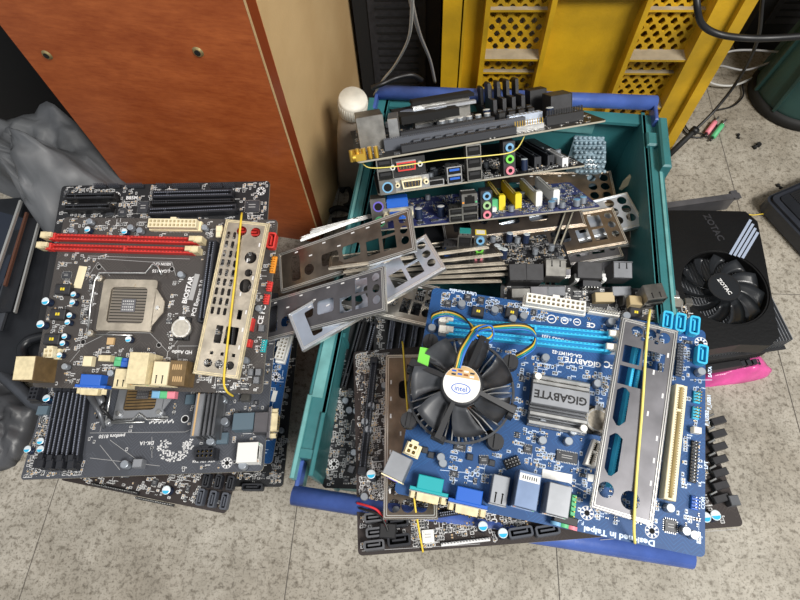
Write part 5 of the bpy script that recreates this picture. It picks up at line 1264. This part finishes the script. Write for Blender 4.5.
mb = MB(); P = [at(px, py, .004) for px, py in ((740, 212), (752, 215), (764, 214), (780, 216))]; mb.tube(spline([p-P[0] for p in P], 5), .0007, 'band_yellow', 6); o = mb.build('rubber_band'); o.location = P[0]; tag(o, 'thin yellow band on the floor behind the graphics card with the large fan', 'rubber band')

# ------------------------------------------------------------ cables and floor bits
def cable(label, pts, r, m, name='cable', plug=None, cat='cable', **k):
    P = [at(*p) for p in pts]; c0 = P[0]; mb = MB(); mb.tube(spline([p-c0 for p in P], 8), r, m, 8); 
    o = mb.build(name); o.location = c0; tag(o, label, cat, **k); return o, c0
o, c0 = cable('black antenna cable with a thick rod end lying against the green crate', [(765, -30, .25), (762, 5, .22), (757, 42, .16), (738, 80, .09), (715, 110, .05), (693, 132, .03)], .0022, 'cable_black')
mb = MB(); p0, p1 = at(694, 131, .03)-c0, at(667, 157, .012)-c0; mb.tube([p0, p0.lerp(p1, .12), p0.lerp(p1, .13), p1], .0042, 'rubber', 12); mb.tube([p0.lerp(p1, -.08), p0.lerp(p1, .06)], .0062, 'cable_black', 12); mb.build('rod', o)
cable('thick black cable looping across in front of the yellow crate', [(696, -30, .30), (697, 5, .28), (702, 24, .26), (718, 34, .25), (745, 38, .25), (775, 38, .25), (830, 34, .26)], .0035, 'cable_black')
cable('grey cable loop lying highest behind the yellow crate at the right', [(712, 62, .05), (728, 52, .06), (750, 50, .06), (780, 52, .06), (830, 55, .05)], .0016, 'cable_grey')
cable('grey cable crossing from the yellow crate to the right edge', [(705, 66, .02), (722, 66, .03), (745, 70, .03), (772, 62, .04), (800, 56, .05), (830, 52, .05)], .0017, 'cable_grey')
cable('pale cable curving over the floor beside the yellow crate', [(702, 76, .012), (714, 84, .01), (735, 85, .01), (760, 74, .012), (785, 62, .02), (830, 50, .03)], .0018, 'cable_white')
cable('dark thin cable curling on the floor near the pink and green plugs', [(742, 84, .004), (743, 96, .004), (733, 106, .004), (718, 110, .004)], .0013, 'cable_black')
o, c0 = cable('black cable with a pink and a green audio plug beside the yellow crate', [(683, 118, .003), (681, 126, .003), (690, 136, .003), (703, 137, .003), (707, 130, .005)], .0013, 'cable_black')
for (a, b_, c_) in (((707, 133), (715, 122), 'pink_plastic'), ((713, 137), (722, 125), 'green_plastic')):
    m2 = MB(); p0, p1 = at(*a, .005)-c0, at(*b_, .005)-c0; d = p1-p0; m2.tube([p0-d*.3, p0], .0016, 'cable_black', 8); m2.tube([p0, p0+d*.85, p1], .0038, c_, 12); m2.tube([p1, p1+d*.45], .0016, 'silver', 8); m2.build('audio_plug', o, label=c_.replace('_plastic', '')+' audio plug')
cable('second thin black cable looping behind the pink and green plugs', [(682, 120, .003), (690, 132, .003), (700, 133, .003), (709, 138, .003)], .0010, 'cable_black')
cable('thin pale cable hanging behind the green crate, left of the two', [(411, -20, .45), (412, 8, .40), (408, 40, .32), (395, 65, .24), (383, 80, .2), (374, 95, .16)], .0013, 'cable_white')
cable('dark cable hanging behind the green crate, right of the pale one', [(409, -20, .45), (412, 5, .40), (420, 35, .30), (430, 60, .22), (435, 82, .16)], .0018, 'cable_grey')
cable('flat black cable lying along the blue bar at the left back corner', [(372, 88, .195), (382, 84, .2), (396, 78, .2), (412, 75, .2), (422, 80, .19)], .0028, 'cable_black')
cable('black cable knot on the floor at the foot of the beige cabinet side', [(329, 212, .006), (336, 208, .008), (345, 209, .006), (352, 213, .006), (346, 219, .006), (332, 220, .006)], .0038, 'rubber')
cable('small black loop on the floor below the plastic bottle', [(341, 192, .006), (346, 186, .012), (351, 193, .010), (350, 203, .006), (344, 206, .006)], .0035, 'rubber')
def bit(px, py, lb, s_=1.0, rot=0):
    p = at(px, py, 0); mb = MB(); mb.M = Matrix.Rotation(rot, 4, 'Z'); mb.tube([(-.004*s_, 0, .002*s_), (.004*s_, 0, .002*s_)], .0015*s_, 'rubber', 6); mb.cyl(.003*s_, .001, 0, .003*s_, .004*s_, 'rubber', 7); mb.box(-.005*s_, -.002*s_, -.003*s_, .002*s_, 0, .0025*s_, 'rubber'); o = mb.build('screw'); o.location = p; tag(o, lb, 'screw')
bit(756, 147, 'black screw on the floor in front of the dark green stand', 1.2, .4); bit(738, 137, 'small grey screw on the floor right of the green audio plug', .8, 1.2); bit(779, 187, 'tiny black screw on the floor by the black device', .8, 2)

# dark green ribbed stand, right
Pg = at(796, 98, 0); M = Matrix.Translation(Pg); gs = empty('bin_stand', M, 'dark green ribbed stand with a round black foot at the right edge', 'stand')
rg = (at(754, 112, 0)-Pg).length*.95
mb = MB(); mb.lathe([(rg*.9, 0), (rg, .002), (rg, .012), (rg*.94, .016), (rg*.8, .017)], 'rubber', 40); mb.build('foot_ring', gs)
mb = MB(); mb.lathe([(rg*.93, .012), (rg*.90, .020), (rg*.62, .20), (rg*.60, .20)], 'bin_green', 40)
mb.build('stand_body', gs)
for i in range(9):
    a = 2*PI*i/9+.35; mb = MB(); mb.M = Matrix.Rotation(a, 4, 'Z'); mb.add([(rg*.3, -.002, .016), (rg*.98, -.002, .016), (rg*.70, -.002, .21), (rg*.3, -.002, .21), (rg*.3, .002, .016), (rg*.98, .002, .016), (rg*.70, .002, .21), (rg*.3, .002, .21)], [(0,1,2,3),(4,7,6,5),(0,4,5,1),(1,5,6,2),(2,6,7,3)], 'bin_green'); mb.build('rib', gs)
# black device at the right edge
zd = .028; O = at(766, 196, zd); Dx = frame(O, at(800, 232, zd), at(800, 172, zd)); dv = empty('desk_device', Dx, 'black plastic device with a vent grille on the floor at the right edge', 'device')
mb = MB(); mb.plate(rrect(0, .16, 0, .11, .010, 5), [], -.024, -.004, 'device_black'); mb.plate(rrect(.004, .156, .004, .106, .008, 5), [], -.004, 0, 'device_black'); mb.plate(rrect(.010, .150, .012, .100, .006, 5), [], 0, .002, 'case_black'); mb.build('device_body', dv)
mb = MB()
for i in range(10): mb.box(.012+.003*i, .0135+.003*i, .028, .070, .002, .0032, 'rubber')
mb.build('vent_grille', dv)
# dark equipment under the desk
for (x0, x1, y0, y1, h_, lb) in ((.04, .0, .66, .9, .5, ''),):
    pass
def tower(px0, px1, pyb, h_, lb, dep=.3):
    A, Bq = at(px0, pyb, 0), at(px1, pyb, 0); o = empty('computer_tower', Matrix.Translation((A.x, A.y, 0)), lb, 'computer'); W_ = Bq.x-A.x
    mb = MB(); mb.box(0, W_, 0, dep, 0, h_, 'matte_black', ch=.004); mb.build('casing', o)
    mb = MB(); mb.box(.02, W_-.02, -.002, 0, .05, h_-.1, 'dark', ch=.0005)
    for i in range(12): mb.box(.03, W_-.03, -.003, -.002, .06+.012*i, .063+.012*i, 'matte_black')
    mb.build('front_panel', o)
tower(366, 438, 112, .46, 'black computer tower in the dark gap between the cabinet and the yellow crate')
tower(735, 860, 50, .46, 'black computer tower in the dark behind the grey cables, right')
tower(-330, -60, 70, .35, 'black computer tower in the dark left of the wooden cabinet', .4) if False else None
mb = MB(); A = at(-120, 128, 0); mb.box(0, .42, 0, .3, 0, .30, 'matte_black', ch=.004); o = mb.build('computer_tower'); o.location = (A.x, A.y, 0); tag(o, 'black computer tower in the dark behind the grey bag, left of the cabinet', 'computer')
mb = MB(); mb.box(.02, 1.3, .60, 1.3, .72, .745, 'wall_dark'); mb.build('shelf_desk_top', kind='structure')
# ------------------------------------------------------------ light
w = bpy.data.worlds.new('world'); scene.world = w; w.use_nodes = True
w.node_tree.nodes['Background'].inputs[0].default_value = (.86, .92, 1, 1); w.node_tree.nodes['Background'].inputs[1].default_value = .28
def area(name, loc, target, sx, sy, power, col=(1, .97, .92)):
    l = bpy.data.lights.new(name, 'AREA'); l.shape = 'RECTANGLE'; l.size = sx; l.size_y = sy; l.energy = power; l.color = col
    o = bpy.data.objects.new(name, l); COL.objects.link(o); o.location = loc
    o.rotation_euler = (Vector(target)-Vector(loc)).to_track_quat('-Z', 'Y').to_euler(); return o
area('ceiling_lamp', (1.1, -.75, 2.1), (0, .3, 0), 1.0, .5, 74)
area('ceiling_lamp_far', (-1.0, -.3, 2.3), (0, .3, 0), 1.0, .3, 10)
scene.view_settings.view_transform = 'Standard'; scene.view_settings.look = 'None'; scene.view_settings.exposure = 0.08; scene.view_settings.gamma = 1.0
